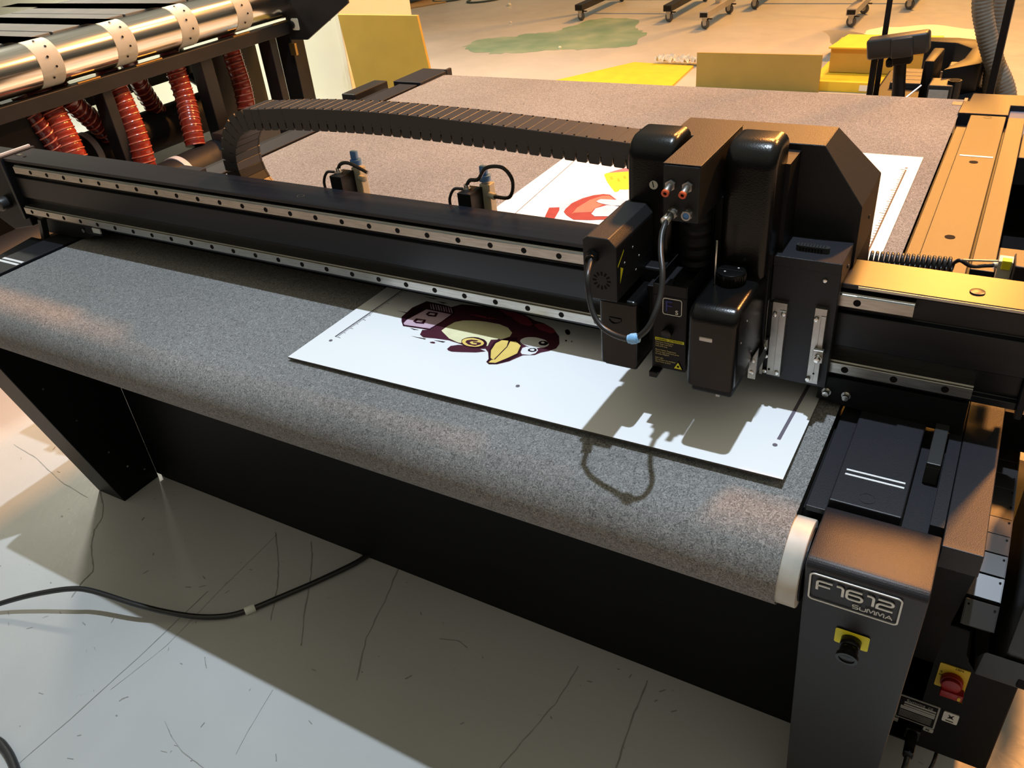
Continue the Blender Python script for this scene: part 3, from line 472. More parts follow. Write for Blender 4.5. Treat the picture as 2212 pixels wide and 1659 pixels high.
# cable side, control cabinet below
b = B(); b.prism([(-.008, -.03), (.62, -.03), (.62, -.60), (.18, -.60), (.18, -.40), (.10, -.22)], 'x', 1.80, 1.893); b.out('side_housing', 'frontblack', T)
cabm = B().box(1.75, 2.003, .18, .62, -.605, -.31, .002).out('control_cabinet', 'frontblack', T)
cy = .1795
def plate(name, m, x0, x1, z0, z1, y=cy, h=.0012, parent=cabm, r=.002, **k):
    return B().prism([(x0 + p[0], z0 + p[1]) for p in roundrect(x1 - x0, z1 - z0, r, 3)], 'y', y - h, y + .0005).out(name, m, parent, **k)
plate('switch_plate', 'swy', 1.901, 1.942, -.444, -.392)
b = B(); b.cyl((1.922, cy, -.421), (1.922, cy - .010, -.421), .0155, n=28, bev=.001); b.cyl((1.922, cy - .010, -.421), (1.922, cy - .016, -.421), .0135, n=28, bev=.002)
b.box(1.910, 1.941, cy - .019, cy - .004, -.444, -.430, .002); b.out('rotary_switch', 'red', T, smooth=40, label='red rotary mains switch')
plate('switch_mark', 'swy', 1.934, 1.938, -.441, -.433, cy - .019); plate('switch_mark', 'swy', 1.938, 1.942, -.4455, -.4435, cy - .018)
text('text', 'I.ON', .0055, (1.922, cy - .0016, -.397), (1, 0, 0), (0, 0, 1), 'hole', cabm); text('text', '0', .006, (1.904, cy - .0016, -.412), (1, 0, 0), (0, 0, 1), 'hole', cabm); text('text', 'OFF', .0035, (1.903, cy - .0016, -.418), (1, 0, 0), (0, 0, 1), 'hole', cabm)
plate('rating_label', 'labelg', 1.862, 1.9195, -.548, -.493); plate('label_field', 'frontblack', 1.863, 1.917, -.546, -.4950, cy - .0012, .0003, r=.001)
for i, z in enumerate((-.5065, -.5125, -.5175, -.5215)): plate('label_bar', 'labelg', 1.866 + (.004 if i < 2 else 0), 1.9155, z - .0018, z + .0018, cy - .0016, .0003, r=.0005)
for i in range(6): plate('label_bar', 'labelg', 1.866, 1.913, -.5270 - i * .0028, -.5265 - i * .0028, cy - .0016, .0003, r=.0001)
text('text', 'Summa', .0085, (1.872, cy - .0018, -.5035), (1, 0, 0), (0, 0, 1), 'labelg', cabm, sx=1.1); text('text', 'CE', .006, (1.903, cy - .0018, -.5035), (1, 0, 0), (0, 0, 1), 'labelg', cabm)
plate('earth_label', 'labelg', 1.905, 1.9195, -.5585, -.5495); text('text', 'PE', .006, (1.908, cy - .0016, -.5560), (1, 0, 0), (0, 0, 1), 'hole', cabm)
wl = plate('waste_label', 'badge', 1.925, 1.9465, -.519, -.496)
text('text', 'X', .0125, (1.9315, cy - .0016, -.509), (1, 0, 0), (0, 0, 1), 'hole', cabm); text('text', 'U', .008, (1.9330, cy - .0016, -.508), (1, 0, 0), (0, 0, 1), 'hole', cabm); plate('label_bar', 'hole', 1.930, 1.941, -.5155, -.514, cy - .0014, .0003, r=.0002)
b = B(); b.box(1.858, 1.868, cy - .006, cy, -.556, -.548, .001); b.out('latch', 'alu', T)
b = B(); b.box(1.880, 1.904, cy - .010, cy + .005, -.582, -.556, .003); b.box(1.884, 1.900, cy - .050, cy - .008, -.580, -.560, .004); b.out('power_socket', 'cover', T, smooth=40)
b = B(); b.tube(spline([(1.892, cy - .04, -.57), (1.892, cy - .058, -.585), (1.890, cy - .062, -.62), (1.884, cy - .06, -.66), (1.878, cy - .07, -.690), (1.87, cy - .12, -.7045), (1.84, cy - .3, -.7045)]), .0048, 10)
tag(b.out('power_cable', 'cable', None, smooth=60), 'black power cable plugged in low on the control cabinet', 'cable')
b = B(); b.tube(spline([(1.935, cy + .02, -.61), (1.932, cy - .01, -.62), (1.925, cy - .02, -.66), (1.918, cy - .03, -.7045), (1.90, cy - .2, -.7045)]), .0030, 8)
tag(b.out('thin_cable', 'cable', None, smooth=60), 'thin black cable dropping to the floor under the control cabinet', 'cable')
# grey black housing at the far right
g = B(); g.prism([(.0, .03), (.0, -.14), (.035, -.205), (.14, -.30), (.30, -.30), (.30, .03)], 'x', 1.945, 2.30, bev=.006); g.prism([(.0, -.15), (.02, -.215), (.14, -.32), (.30, -.32), (.3, -.28), (.1, -.28)], 'x', 1.925, 2.3, bev=.003)
gh = g.out('terminal_housing', 'plastic', None, smooth=35); tag(gh, 'dark grey plastic housing beside the upright cable chain', 'housing')
B().box(1.956, 1.966, -.003, .002, -.088, -.062, .001).out('catch', 'alu', gh); B().box(1.968, 1.978, .012, .02, -.205, -.19, .001).out('vent', 'hole', gh)
B().box(1.95, 2.3, -.006, .01, .026, .034, .002).out('edge_trim', 'alu', gh)

# left hand covers
b = B(); b.box(-.086, -.008, .01, 1.604, -.02, .004, .0015); lc = b.out('rail_cover', 'paint', T, label='dark grey rail cover strip along the left side of the bed')
for y in (.0765, .0885): B().box(-.084, -.010, y - .0035, y + .0035, .0036, .0046).out('marking', 'whiteline', lc, label='white line')
b = B(); b.box(-.149, -.088, .0, 1.6, -.05, -.012, .002); b.out('side_tray', 'black', T)
b = B(); b.box(-.118, .002, 1.612, 1.80, -.05, .010, .002); b.box(-.008, .004, 1.775, 1.81, -.03, .014, .003); b.out('corner_cover', 'paint', T)
b = B(); b.box(-.235, -.175, 1.46, 1.65, -.055, -.0, .003); b.box(-.175, -.14, 1.52, 1.60, -.05, -.03); b.out('frame_tube', 'frame', T)
b = B(); b.box(-.222, -.188, 1.458, 1.461, -.044, -.012, .002); b.out('tube_plug', 'black', T)
for x in (-.02, 1.62): B().box(x, x + .1, 1.4, 1.6, FZ, -.05, .003).out('leg', 'frontblack', T)

# ------------------------------------------------------------------ gantry beam
GB = thing('gantry_beam', 'long dark anodised gantry beam with two steel rails spanning the felt bed', 'gantry', (.85, .24, .05))
pr = [(.281, .050), (.281, .190), (.206, .190), (.206, .1835), (.214, .1815), (.214, .179), (.222, .179), (.222, .146), (.213, .144), (.213, .096), (.222, .094), (.222, .060), (.212, .060), (.212, .050)]
B().prism(pr, 'x', -.140, 1.900, bev=.0008, seg=1).out('beam', 'anod', GB)
def rail(z0, z1, x0, x1, hx0):
    h = z1 - z0; p = [(.222, z0 + .001), (.222, z1 - .001), (.2045, z1), (.2035, z1 - .0018), (.2005, z1 - .0022), (.2, z1 - .003), (.2, z0 + .0008), (.2008, z0), (.204, z0)]
    r = B().prism(p, 'x', x0, x1).out('rail', 'steel', GB)
    x = hx0; hs = []
    while x > x0 + .01: hs.append(x); x -= .06
    x = hx0 + .06
    while x < x1 - .005: hs.append(x); x += .06
    for x in hs:
        zc = (z0 + z1) / 2 - .001
        B().cyl((x, .2003, zc), (x, .1996, zc), .0046, n=14).out('rail_hole', 'hole', r)
    return r
rail(.1605, .1785, -.100, 1.767, 1.282); rail(.0605, .0785, -.128, 1.850, 1.280)
B().box(.40, .95, .2215, .2225, .1535, .1545).out('slot', 'alu', GB)
B().box(-.150, -.140, .200, .288, .045, .193, .001).out('end_plate', 'paint', GB); B().box(1.900, 1.908, .200, .288, .045, .193, .001).out('end_plate', 'paint', GB)
B().prism([(.205, .190), (.285, .190), (.285, .1965), (.205, .1965)], 'x', -.158, -.151).out('end_cap', 'clamp', GB, label='pale end cap')
b = B(); b.prism([(-.152, .175), (-.34, .175), (-.34, .05), (-.24, -.0), (-.152, .02)], 'y', .215, .30, bev=.003); b.out('end_bracket', 'black', GB)
B().cyl((-.215, .216, .075), (-.215, .190, .075), .016, n=24, bev=.003).out('knob', 'plastic', GB, smooth=40)
b = B(); b.prism([(.0, .048), (-.14, .048), (-.12, .006), (-.05, .006), (-.02, .006), (.04, .012), (.10, .03), (.12, .048)], 'y', .225, .29, bev=.001); b.box(.075, .13, .205, .27, .036, .060, .003); b.out('foot', 'black', GB)
B().box(.108, .135, .202, .206, .044, .056, .001).out('pad', 'badge', GB)
b = B(); screw(b, (.042, .226, .033), (0, -1, 0), .0055, .007); screw(b, (.064, .226, .033), (0, -1, 0), .0055, .007); b.out('screw', 'screw', GB, smooth=40)
B().prism([(-.092, .05), (-.080, .05), (-.098, -.0), (-.110, -.0)], 'y', .20, .215).out('strut', 'plastic', GB)
b = B(); b.prism([(1.690, .05), (1.85, .05), (1.85, .0), (1.70, .0075), (1.668, .012), (1.672, .05)], 'y', .206, .285, bev=.001); b.out('foot', 'black', GB)
b = B()
for x in (1.681, 1.7065):
    b.cyl((x, .207, .0265), (x, .203, .0265), .0062, n=16); b.cyl((x, .203, .0265), (x, .196, .0265), .0045, n=16, bev=.0008)
b.out('screw', 'screw', GB, smooth=40)
b = B(); b.box(1.8195, 1.8355, .118, .285, .0065, .012, .001); b.box(1.8195, 1.8355, .118, .135, -.02, .0065, .001); b.out('bracket_arm', 'plastic', GB)
B().box(-.01, 1.68, .2815, .288, .0012, .10, .0005).out('rear_light_blocker', 'black', GB)  # added behind the beam to stop warm light passing underneath
B().cyl((1.829, .234, .1898), (1.829, .234, .1915), .0085, n=28, bev=.0005).out('cap', 'anod', GB, smooth=40)
B().box(1.70, 1.899, .2045, .2062, .1856, .1890).out('edge_trim', 'steel', GB)
b = B(); xx = 1.77
while xx < 1.88: b.box(xx, xx + .008, .2205, .2235, .1215, .1235, .0006); xx += .012
b.out('toothed_belt', 'plastic', GB, kind='stuff')
b = B(); b.ring((.745, .232, .1901), (0, 0, 1), .006, .0066, .0003); b.out('cap', 'alu', GB)
b = B(); b.cyl((-.128, .235, .1895), (-.128, .235, .1908), .004, n=14); b.cyl((-.09, .23, .1895), (-.09, .23, .1908), .004, n=14); b.out('hole', 'hole', GB)
B().box(-.125, -.113, .231, .239, .190, .1915, .0005).out('screw', 'screw', GB)

# ------------------------------------------------------------------ energy chain above the beam
def link_bm(pitch, w, h, t=.004):
    """one chain link; origin in its middle, runs along x, w across y, h along z"""
    b = B(); l = pitch * .5
    for s in (-1, 1):
        y0, y1 = sorted((s * w / 2, s * (w / 2 - t)))
        b.prism([(-l * 1.02, h / 2), (l * .98, h / 2), (l * .98, -h * .12), (l * .86, -h * .16), (l * .86, -h / 2 + .002), (l * .70, -h / 2), (-l * .70, -h / 2), (-l * .86, -h / 2 + .002), (-l * .86, -h * .16), (-l * 1.02, -h * .12)], 'y', y0, y1)
        yy0, yy1 = sorted((s * (w / 2 + .0004), s * (w / 2 - .002)))
        b.box(-l * .98, -l * .6, yy0, yy1, -h * .10, -h * .02)
    b.box(-l * .985, l * .985, -w / 2 + .0008, w / 2 - .0008, h / 2 - .003, h / 2 + .0006, .0003, 1)
    b.box(-l * .80, l * .80, -w / 2 + .003, w / 2 - .003, -h / 2 + .0005, -h / 2 + .003, .0004, 1); b.box(-l * 1.02, l * 1.02, -w / 2 + .003, w / 2 - .003, h * .05, h / 2 - .003)
    return b
def chain(name, label, path, pitch, w, h, across, group=None):
    """path: list of (point, tangent-up frame) computed from a polyline; links placed by arc length"""
    P = [Vector(p) for p in path]; root = thing(name, label, 'cable chain', P[0])
    master = link_bm(pitch, w, h).out('chain_link', 'chain', root); me = master.data
    stud = B()
    for s in (-1, 1):
        stud.cyl((-pitch * .3, s * (w / 2 - .004), h / 2 + .0006), (-pitch * .3, s * (w / 2 - .004), h / 2 + .0016), .0014, n=8)
    sm = stud.out('rivet', 'hole', master, kind='stuff').data
    first = True; acc = 0; nxt = pitch / 2; X = Vector(across)
    for a, c in zip(P, P[1:]):
        L = (c - a).length
        while acc + L >= nxt:
            q = a.lerp(c, (nxt - acc) / L); d = (c - a).normalized(); up = X.cross(d) * -1
            if True:
                m = Matrix((d, X, d.cross(X))).transposed().to_4x4(); m.translation = q
            if first: o = master; first = False
            else:
                o = master.copy(); C.objects.link(o); o.parent = root
                s2 = bpy.data.objects.new('rivet', sm); C.objects.link(s2); s2.parent = o; s2['kind'] = 'stuff'
            o.matrix_parent_inverse = Matrix.Translation(-root.location); o.matrix_basis = m
            nxt += pitch
        acc += L
    return root
top = [(x, .332, z) for x, z in ((1.45, .288), (1.35, .293), (1.2, .300), (1.05, .306), (.9, .309), (.78, .307), (.68, .303), (.61, .297))]
# orientation: travel to the left with +z outside: across = -y
arcp = [(.600 + -.098 * math.sin(math.radians(a)), .332, .200 + .097 * math.cos(math.radians(a))) for a in range(8, 175, 8)]
bot = [(.64, .332, .103), (.9, .332, .103), (1.3, .332, .103), (1.44, .332, .103)]
chain('cable_chain', 'long black plastic cable chain looping over from behind the beam to the tool hood', spline(top[:-1], 10) + spline([top[-1]] + arcp + bot, 6), .0203, .066, .038, (0, -1, 0))
# tray under the lower run
tag(B().box(.45, 1.9, .292, .372, .078, .083).box(.45, 1.9, .282, .294, .06, .083).out('chain_tray', 'black'), 'dark metal tray behind the beam carrying the lower chain run', 'tray')
# vertical chain at the right side
vp = [(1.914, .60, -.112), (1.914, .45, -.112), (1.914, .27, -.112), (1.914, .16, -.113), (1.914, .10, -.122), (1.914, .058, -.139), (1.914, .036, -.160)]
chain('cable_chain', 'black cable chain lying beside the bright outer cover and bending down near the control cabinet', spline(vp, 8), .0318, .036, .024, (1, 0, 0))

# ------------------------------------------------------------------ valve blocks on the beam
def valve(x, y, z, label, loopbig):
    v = thing('valve_block', label, 'valve', (x, y, z - .09), 'solenoid valve blocks behind the beam')
    B().box(x - .014, x + .012, y - .0165, y + .022, z - .075, z, .001).out('body', 'black', v)
    B().box(x + .006, x + .026, y + .022, y + .040, z - .07, z + .004, .0015).out('valve', 'valve', v)
    b = B(); b.cyl((x + .014, y + .03, z + .008), (x + .014, y + .03, z + .018), .0105, n=24, bev=.001); b.box(x + .0065, x + .0205, y + .025, y + .034, z + .017, z + .034, .0025); b.out('knob', 'blue', v, smooth=40)
    b = B(); b.cyl((x - .004, y, z), (x - .004, y, z + .004), .0075, n=6); b.cyl((x - .004, y, z + .004), (x - .004, y, z + .010), .005, n=16); b.out('nut', 'screw', v)
    b = B()
    for dz in (-.012, -.048): b.cyl((x + .026, y + .02, z + dz), (x + .040, y + .015, z + dz), .0055, n=16, bev=.0008)
    b.out('fitting', 'valve', v, smooth=40)
    B().tube(spline([(x - .004, y, z + .008), (x + .004, y, z + .018), (x + .018, y + .004, z + .020)] + ([(x + .035, y + .005, z + .040), (x + .065, y + .008, z + .042), (x + .080, y + .01, z + .020), (x + .070, y + .012, z - .008), (x + .038, y + .015, z - .012)] if loopbig else [(x + .045, y + .004, z + .012), (x + .060, y + .004, z + .006)]), 6), .0032, 8).out('hose', 'cable', v, smooth=60)
    B().tube(spline([(x + .038, y + .015, z - .048), (x + .055, y + .012, z - .055), (x + .072, y + .01, z - .070), (x + .075, y + .01, z - .082)], 6), .0030, 8).out('hose', 'cable', v, smooth=60)
    B().tube(spline([(x - .006, y - .01, z + .006), (x - .022, y - .012, z + .004), (x - .032, y - .014, z - .015), (x - .026, y - .016, z - .038), (x - .014, y - .017, z - .042)], 6), .0026, 8).out('hose', 'cable', v, smooth=60)
    b = B()
    for k in range(7): b.ring((x + .086 + k * .004, y + .012, z - .083), (1, 0, .3), .0035, .006, .002, 12)
    b.out('spiral_wrap', 'cable', v, smooth=60)
    return v
valve(.790, .298, .213, 'black valve block with a blue knob behind the beam, nearer the chain loop', False)
valve(1.067, .298, .211, 'black valve block with a blue knob and a big cable loop, nearer the printed sheet', True)

# ------------------------------------------------------------------ tool carriage
TC = thing('tool_carriage', 'black faceted carriage hood riding on the gantry beam with aluminium guide blocks', 'carriage', (1.6, .24, .06))
def hull(verts, faces, name, m, parent, bev=.0008):
    t = bmesh.new(); V = [t.verts.new(v) for v in verts]
    for f in faces: t.faces.new([V[k] for k in f])
    bmesh.ops.recalc_face_normals(t, faces=t.faces[:])
    bmesh.ops.bevel(t, geom=t.edges[:], offset=bev, segments=1, profile=.5, affect='EDGES')
    b = B(); b.add(t); return b.out(name, m, parent)
hull([(1.433, .252, .192), (1.433, .252, .346), (1.631, .252, .346), (1.684, .252, .273), (1.684, .252, .192),
      (1.433, .383, .192), (1.433, .383, .272), (1.433, .329, .346), (1.631, .329, .346), (1.684, .383, .272), (1.684, .383, .192)],
     [(0, 1, 2, 3, 4), (0, 1, 7, 6, 5), (1, 2, 8, 7), (2, 3, 9, 8), (3, 4, 10, 9), (4, 0, 5, 10), (7, 8, 9, 6), (5, 6, 9, 10)], 'hood', 'hood', TC)
B().box(1.436, 1.604, .1995, .252, .193, .338).out('back_plate', 'black', TC)
B().prism([(.285, .192), (.383, .192), (.383, .10), (.300, .06), (.285, .10)], 'x', 1.645, 1.684).out('side_bracket', 'frontblack', TC)
mt = B().prism([(.183, .226), (.2522, .226), (.2522, .193), (.1995, .193), (.1995, .043), (.186, .043), (.186, .212), (.183, .2125)], 'x', 1.5985, 1.681, bev=.0007, seg=1).out('mount_block', 'paint', TC)
b = B(); b.prism([(1.6190 + p[0], .2050 + p[1]) for p in roundrect(.0410, .0090, .0044)], 'z', .2255, .2335); b.out('connector', 'plastic', mt, label='grey pin connector')
b = B()
for i in range(9):
    for j in range(2): b.cyl((1.6235 + i * .0038, .2075 + j * .0038, .2333), (1.6235 + i * .0038, .2075 + j * .0038, .2340), .0009, n=6)
for i in range(8): b.box(1.6240 + i * .0037, 1.6258 + i * .0037, .2042, .2051, .2275, .2322)
b.out('pin', 'hole', mt, kind='stuff')
b = B(); b.cyl((1.663, .186, .2005), (1.663, .1835, .2005), .0028, n=16, bev=.0005); b.out('screw', 'screw', TC, smooth=40)
b = B(); b.cyl((1.6808, .225, .205), (1.6825, .225, .205), .0028, n=16, bev=.0005); b.cyl((1.6838, .33, .23), (1.6850, .33, .23), .0028, n=16); b.out('screw', 'plastic', TC, smooth=40)
# guide blocks: stepped aluminium slides screwed to the mount
def slide(x0, x1, z0, z1, y, step):
    s = B().box(x0, x1, y, .1865, z0, z1, .0004, 1)
    s.box(x0 + step, x1, y - .0018, y, z0 + .004, z1 - .010, .0004, 1)
    return s.out('guide', 'alu', TC)
def sl_screw(pts, y, par):
    for x, z in pts:
        b = B(); b.cyl((x, y + .0015, z), (x, y - .0014, z), .0029, n=18, bev=.0003)
        q = b.out('screw', 'screw', par, smooth=40); B().cyl((x, y - .0014, z), (x, y - .0018, z), .0012, n=6).out('hex', 'hole', q)
def hexscrews(pts, y, par):
    for x, z in pts:
        b = B(); b.cyl((x, y + .0015, z), (x, y - .0014, z), .0029, n=18, bev=.0003); b.cyl((x, y - .0014, z), (x, y - .0018, z), .0011, n=6); b.out('screw', 'screw', par, smooth=40)
s1 = slide(1.6040, 1.6225, .051, .1625, .1790, .0095); hexscrews([(1.6080, .146), (1.6190, .149), (1.6180, .058)], .1765, s1)
s0 = B().box(1.5945, 1.5985, .178, .186, .050, .164, .0004, 1).out('guide', 'alu', TC); s00 = B().box(1.5990, 1.6035, .1825, .1865, .052, .16, .0002, 1).out('guide', 'black', TC); hexscrews([(1.6015, .080), (1.6015, .056)], .1785, s00)
B().box(1.5975, 1.6030, .172, .180, .092, .108, .0005).out('clamp_block', 'alu', TC); b = B(); b.cyl((1.6000, .172, .100), (1.6000, .166, .100), .0034, n=18, bev=.0005); b.out('screw', 'screw', TC, smooth=40)
b = B(); b.prism([(1.592, .073), (1.602, .073), (1.602, .118), (1.592, .096)], 'y', .128, .134); wd_ = b.out('guide', 'alu', TC); hexscrews([(1.5970, .101), (1.5965, .083)], .1280, wd_)
B().box(1.594, 1.602, .133, .186, .080, .10).out('bracket', 'black', TC)
s2 = slide(1.6568, 1.6718, .051, .1635, .1790, .0085); hexscrews([(1.6600, .149), (1.6590, .058)], .1765, s2)
B().box(1.6625, 1.6750, .170, .178, .090, .108, .0005).out('clamp_block', 'alu', TC)
b = B(); b.cyl((1.6695, .170, .0985), (1.6695, .167, .0985), .0046, n=20, bev=.0005); b.cyl((1.6695, .167, .0985), (1.6695, .161, .0985), .0037, n=20, bev=.0005); b.out('screw', 'screw', TC, smooth=40)
b = B(); b.cyl((1.6655, .1773, .068), (1.6655, .1768, .068), .0013, n=12); b.out('hole', 'hole', s2); b = B(); b.cyl((1.6072, .1790, .060), (1.6072, .1785, .060), .0016, n=12); b.out('hole', 'hole', s1)

# rounded covers
def dome(name, x0, x1, y0, y1, z0, z1, rad, parent, m='cover', edge=.006):
    """upright cover with big radius front top edge and softened sides"""
    pts = [(y1, z0), (y1, z1)]; n = 7
    for k in range(n + 1): a = math.radians(90 + 90 * k / n); pts.append((y0 + rad + rad * math.cos(a), z1 - rad + rad * math.sin(a) - .0))
    pts.append((y0, z0))
    t = bmesh.new(); v0 = [t.verts.new((x0, p[0], p[1])) for p in pts]; v1 = [t.verts.new((x1, p[0], p[1])) for p in pts]; k = len(pts)
    f0 = t.faces.new(v0); f1 = t.faces.new(v1[::-1])
    for i in range(k): t.faces.new((v0[i], v0[(i + 1) % k], v1[(i + 1) % k], v1[i]))
    bmesh.ops.recalc_face_normals(t, faces=t.faces[:])
    es = [e for e in t.edges if (all(abs(v.co.x - x0) < 1e-6 for v in e.verts) or all(abs(v.co.x - x1) < 1e-6 for v in e.verts)) and not all(abs(v.co.y - y1) < 1e-6 for v in e.verts)]
    bmesh.ops.bevel(t, geom=es, offset=edge, segments=4, profile=.5, affect='EDGES')
    b = B(); b.add(t); return b.out(name, m, parent, smooth=38)
LM = thing('tool_module', 'left tool module with tall rounded black cover and round white sticker', 'tool module', (1.45, .13, .10), 'tool modules on the carriage')
dome('upper_cover', 1.4130, 1.4775, .150, .2063, .205, .372, .028, LM, edge=.011)
dome('lower_cover', 1.4125, 1.4655, .058, .166, .098, .195, .006, LM, edge=.007)
B().box(1.4155, 1.462, .0655, .1435, .090, .099, .003).out('base', 'black', LM)
b = B(); b.box(1.427, 1.4445, .0565, .0585, .167, .1695, .0006); b.tube(spline([(1.427, .0575, .167), (1.4295, .057, .1625), (1.4355, .0568, .1605), (1.4425, .057, .163), (1.4445, .0575, .167)], 4), .0009, 6); b.out('grip', 'cover', LM, smooth=50)
B().box(1.445, 1.475, .120, .166, .19, .215, .003).out('bracket', 'black', LM)
B().cyl((1.4505, .1498, .314), (1.4505, .1492, .314), .0056, n=28).out('sticker', 'badge', LM, label='round white sticker with a black 1')
text('text', '1', .011, (1.4482, .1490, .3105), (1, 0, .25), (-.25, 0, 1), 'hole', LM)
B().box(1.404, 1.476, .166, .1995, .10, .28, .002).out('tool_plate', 'black', LM); B().box(1.462, 1.4785, .100, .170, .12, .20, .001).out('side_bracket', 'black', LM)

MM = thing('tool_module', 'middle narrow tool module with Fs logo, warning text and four front connectors', 'tool module', (1.51, .13, .09), 'tool modules on the carriage')
B().box(1.4875, 1.5315, .085, .245, .298, .3655, .0018, 2).out('connector_box', 'hood', MM)
B().box(1.4870, 1.5320, .086, .244, .366, .3672, .0004).out('lid', 'hood', MM)
for x, z in ((1.4975, .3425), (1.5180, .3425)):
    b = B(); b.cyl((x, .085, z), (x, .080, z), .0065, n=6); b.cyl((x, .080, z), (x, .068, z - .003), .0042, n=20, bev=.0005); f = b.out('fitting', 'alu', MM, smooth=30)
    b = B(); b.ring((x, .068, z - .003), (0, -1, -.25), .0022, .0045, .003, 20); b.out('ring', 'orange', f, smooth=40); B().cyl((x, .0675, z - .0031), (x, .0665, z - .0033), .0022, n=16).out('hole', 'hole', f)
for x, z, fl in ((1.5020, .3105, 1), (1.5195, .3105, 0)):
    b = B(); b.cyl((x, .085, z), (x, .079, z), .0065, n=6); b.ring((x, .079, z), (0, -1, 0), .0040, .0058, .004, 20); f = b.out('socket', 'alu', MM, smooth=30)
    if not fl: B().cyl((x, .080, z), (x, .0765, z), .0040, n=16).out('insert', 'blue', f)
b = B(); rz = .298
for k in range(5): b.cyl((1.508, .150, rz - .004), (1.508, .150, rz - .010), .0185, .0165, n=28); b.cyl((1.508, .150, rz - .010), (1.508, .150, rz - .016), .0165, .0185, n=28); b.cyl((1.508, .150, rz - .0), (1.508, .150, rz - .004), .0185, n=28); rz -= .016
b.out('bellows', 'black', MM, smooth=20)
B().cyl((1.508, .15, .21), (1.508, .15, .225), .013, n=24).out('spindle', 'black', MM)
B().box(1.4765, 1.5230, .171, .1995, .10, .297, .001).out('tool_plate', 'black', MM)
b = B(); b.box(1.4780, 1.5230, .081, .170, .092, .200, .001); fb = b.out('body', 'black', MM)
b = B(); b.box(1.4780, 1.4795, .081, .170, .200, .217, .0004); b.box(1.5215, 1.5230, .081, .170, .200, .217, .0004); b.box(1.4795, 1.5215, .081, .0825, .200, .215, .0004); b.out('channel', 'black', MM)
b = B(); b.prism([(1.4845, .0835), (1.5195, .0835), (1.5195, .120), (1.511, .120), (1.508, .100), (1.496, .100), (1.492, .118), (1.4845, .116)], 'z', .2005, .2055); b.out('insert', 'paint', MM)
yF = .0806; XX, ZZ = Vector((1, 0, 0)), Vector((0, 0, 1))
b = B(); ribbon(b, roundrect(.0245, .0225, .003), .0009, True, Vector((1.4915, yF + .0001, .1745)), XX, ZZ, .0005); b.out('logo_frame', 'badge', MM)
text('text', 'F', .0215, (1.4935, yF - .0001, .1790), (1, 0, 0), (0, 0, 1), 'navy', MM, .0003, sx=1.1); text('text', 's', .0125, (1.5075, yF - .0004, .1765), (1, 0, 0), (0, 0, 1), 'badge', MM, .0003)
b = B(); b.cyl((1.4995, yF, .1510), (1.4995, yF - .010, .1510), .0068, n=18, bev=.0012); b.out('knob', 'cover', MM, smooth=25)
B().box(1.4815, 1.5205, yF - .0004, yF + .0005, .1345, .1385).out('label_band', 'labely', MM)
text('text', 'WARNING - ATTENTION', .0036, (1.4825, yF - .0006, .1352), (1, 0, 0), (0, 0, 1), 'hole', MM, .0001, sx=.88)
for i, s in enumerate(('Hazardous moving parts', 'Keep fingers and other', 'body parts away', '', 'Pi\u00e8ces Mobiles Dangereuses', 'Tenir les doigts et les autres parties', 'du corps \u00e9loign\u00e9es', '', 'Laser Light', 'Do not stare into the beam', 'Class 2 laser product')):
    if s: text('text', s, .0031, (1.4822, yF - .0005, .1313 - i * .0030), (1, 0, 0), (0, 0, 1), 'gold', MM, .0001, sx=.80 if len(s) < 30 else .72)
def tri(x, z, s, y, X=XX, parent=MM):
    p = [Vector((x, y, z)) + X * a * s + ZZ * c * s for a, c in ((-.5, 0), (.5, 0), (0, .9))]; N = X.cross(ZZ)
    B().poly([q + N * .0003 for q in p]).out('warning_sign', 'labely', parent)
    B().cyl(p[0].lerp(p[1], .5) + ZZ * s * .32 + N * .0002, p[0].lerp(p[1], .5) + ZZ * s * .32 + N * .0006, s * .13, n=10).out('symbol', 'hole', parent)
    b = B(); O_ = Vector((0, 0, 0)); ribbon(b, [((q - p[0]).dot(X), (q - p[0]).z) for q in p], s * .06, True, p[0] + N * .0003, X, ZZ, .0003); b.out('outline', 'hole', parent)
tri(1.5135, .0960, .0125, yF - .0001)
b = B(); b.prism([(1.4770, .0905), (1.4910, .0905), (1.4880, .082), (1.4770, .082)], 'y', .070, .105, bev=.001); b.out('foot', 'cover', MM)
b = B(); b.box(1.477, 1.4785, .082, .12, .09, .205, .0004); b.out('edge', 'black', MM)

RM = thing('tool_module', 'right tool module with tall rounded black cover and ribbed dial knob', 'tool module', (1.57, .13, .09), 'tool modules on the carriage')
dome('upper_cover', 1.5365, 1.5985, .150, .2063, .205, .374, .030, RM, edge=.012)
dome('lower_cover', 1.5335, 1.5955, .050, .170, .098, .208, .020, RM, edge=.009); B().box(1.5235, 1.5980, .170, .1995, .09, .30, .001).out('tool_plate', 'black', RM); B().box(1.5225, 1.5345, .112, .172, .10, .19, .001).out('side_bracket', 'black', RM)
B().box(1.540, 1.5925, .056, .15, .086, .100, .003).out('base', 'black', RM)
kn = Vector((1.5610, .1290, .208)); b = B(); b.cyl(kn, kn + Vector((0, 0, .016)), .0178, n=36, bev=.0012)
for k in range(30):
    a = 2 * math.pi * k / 30; c = kn + Vector((math.cos(a), math.sin(a), 0)) * .0180; b.cyl(c + Vector((0, 0, .001)), c + Vector((0, 0, .0125)), .0010, n=6)
dk = b.out('dial_knob', 'cover', RM, smooth=30, label='ribbed black dial with a slot')
B().box(kn.x - .015, kn.x + .015, kn.y - .0007, kn.y + .0007, .2239, .2244).out('slot', 'hole', dk)
b = B()
for dx, dy in ((-.006, -.006), (.007, .008)): b.cyl((kn.x + dx, kn.y + dy, .2238), (kn.x + dx, kn.y + dy, .2245), .0012, n=10)
b.out('mark', 'badge', dk)
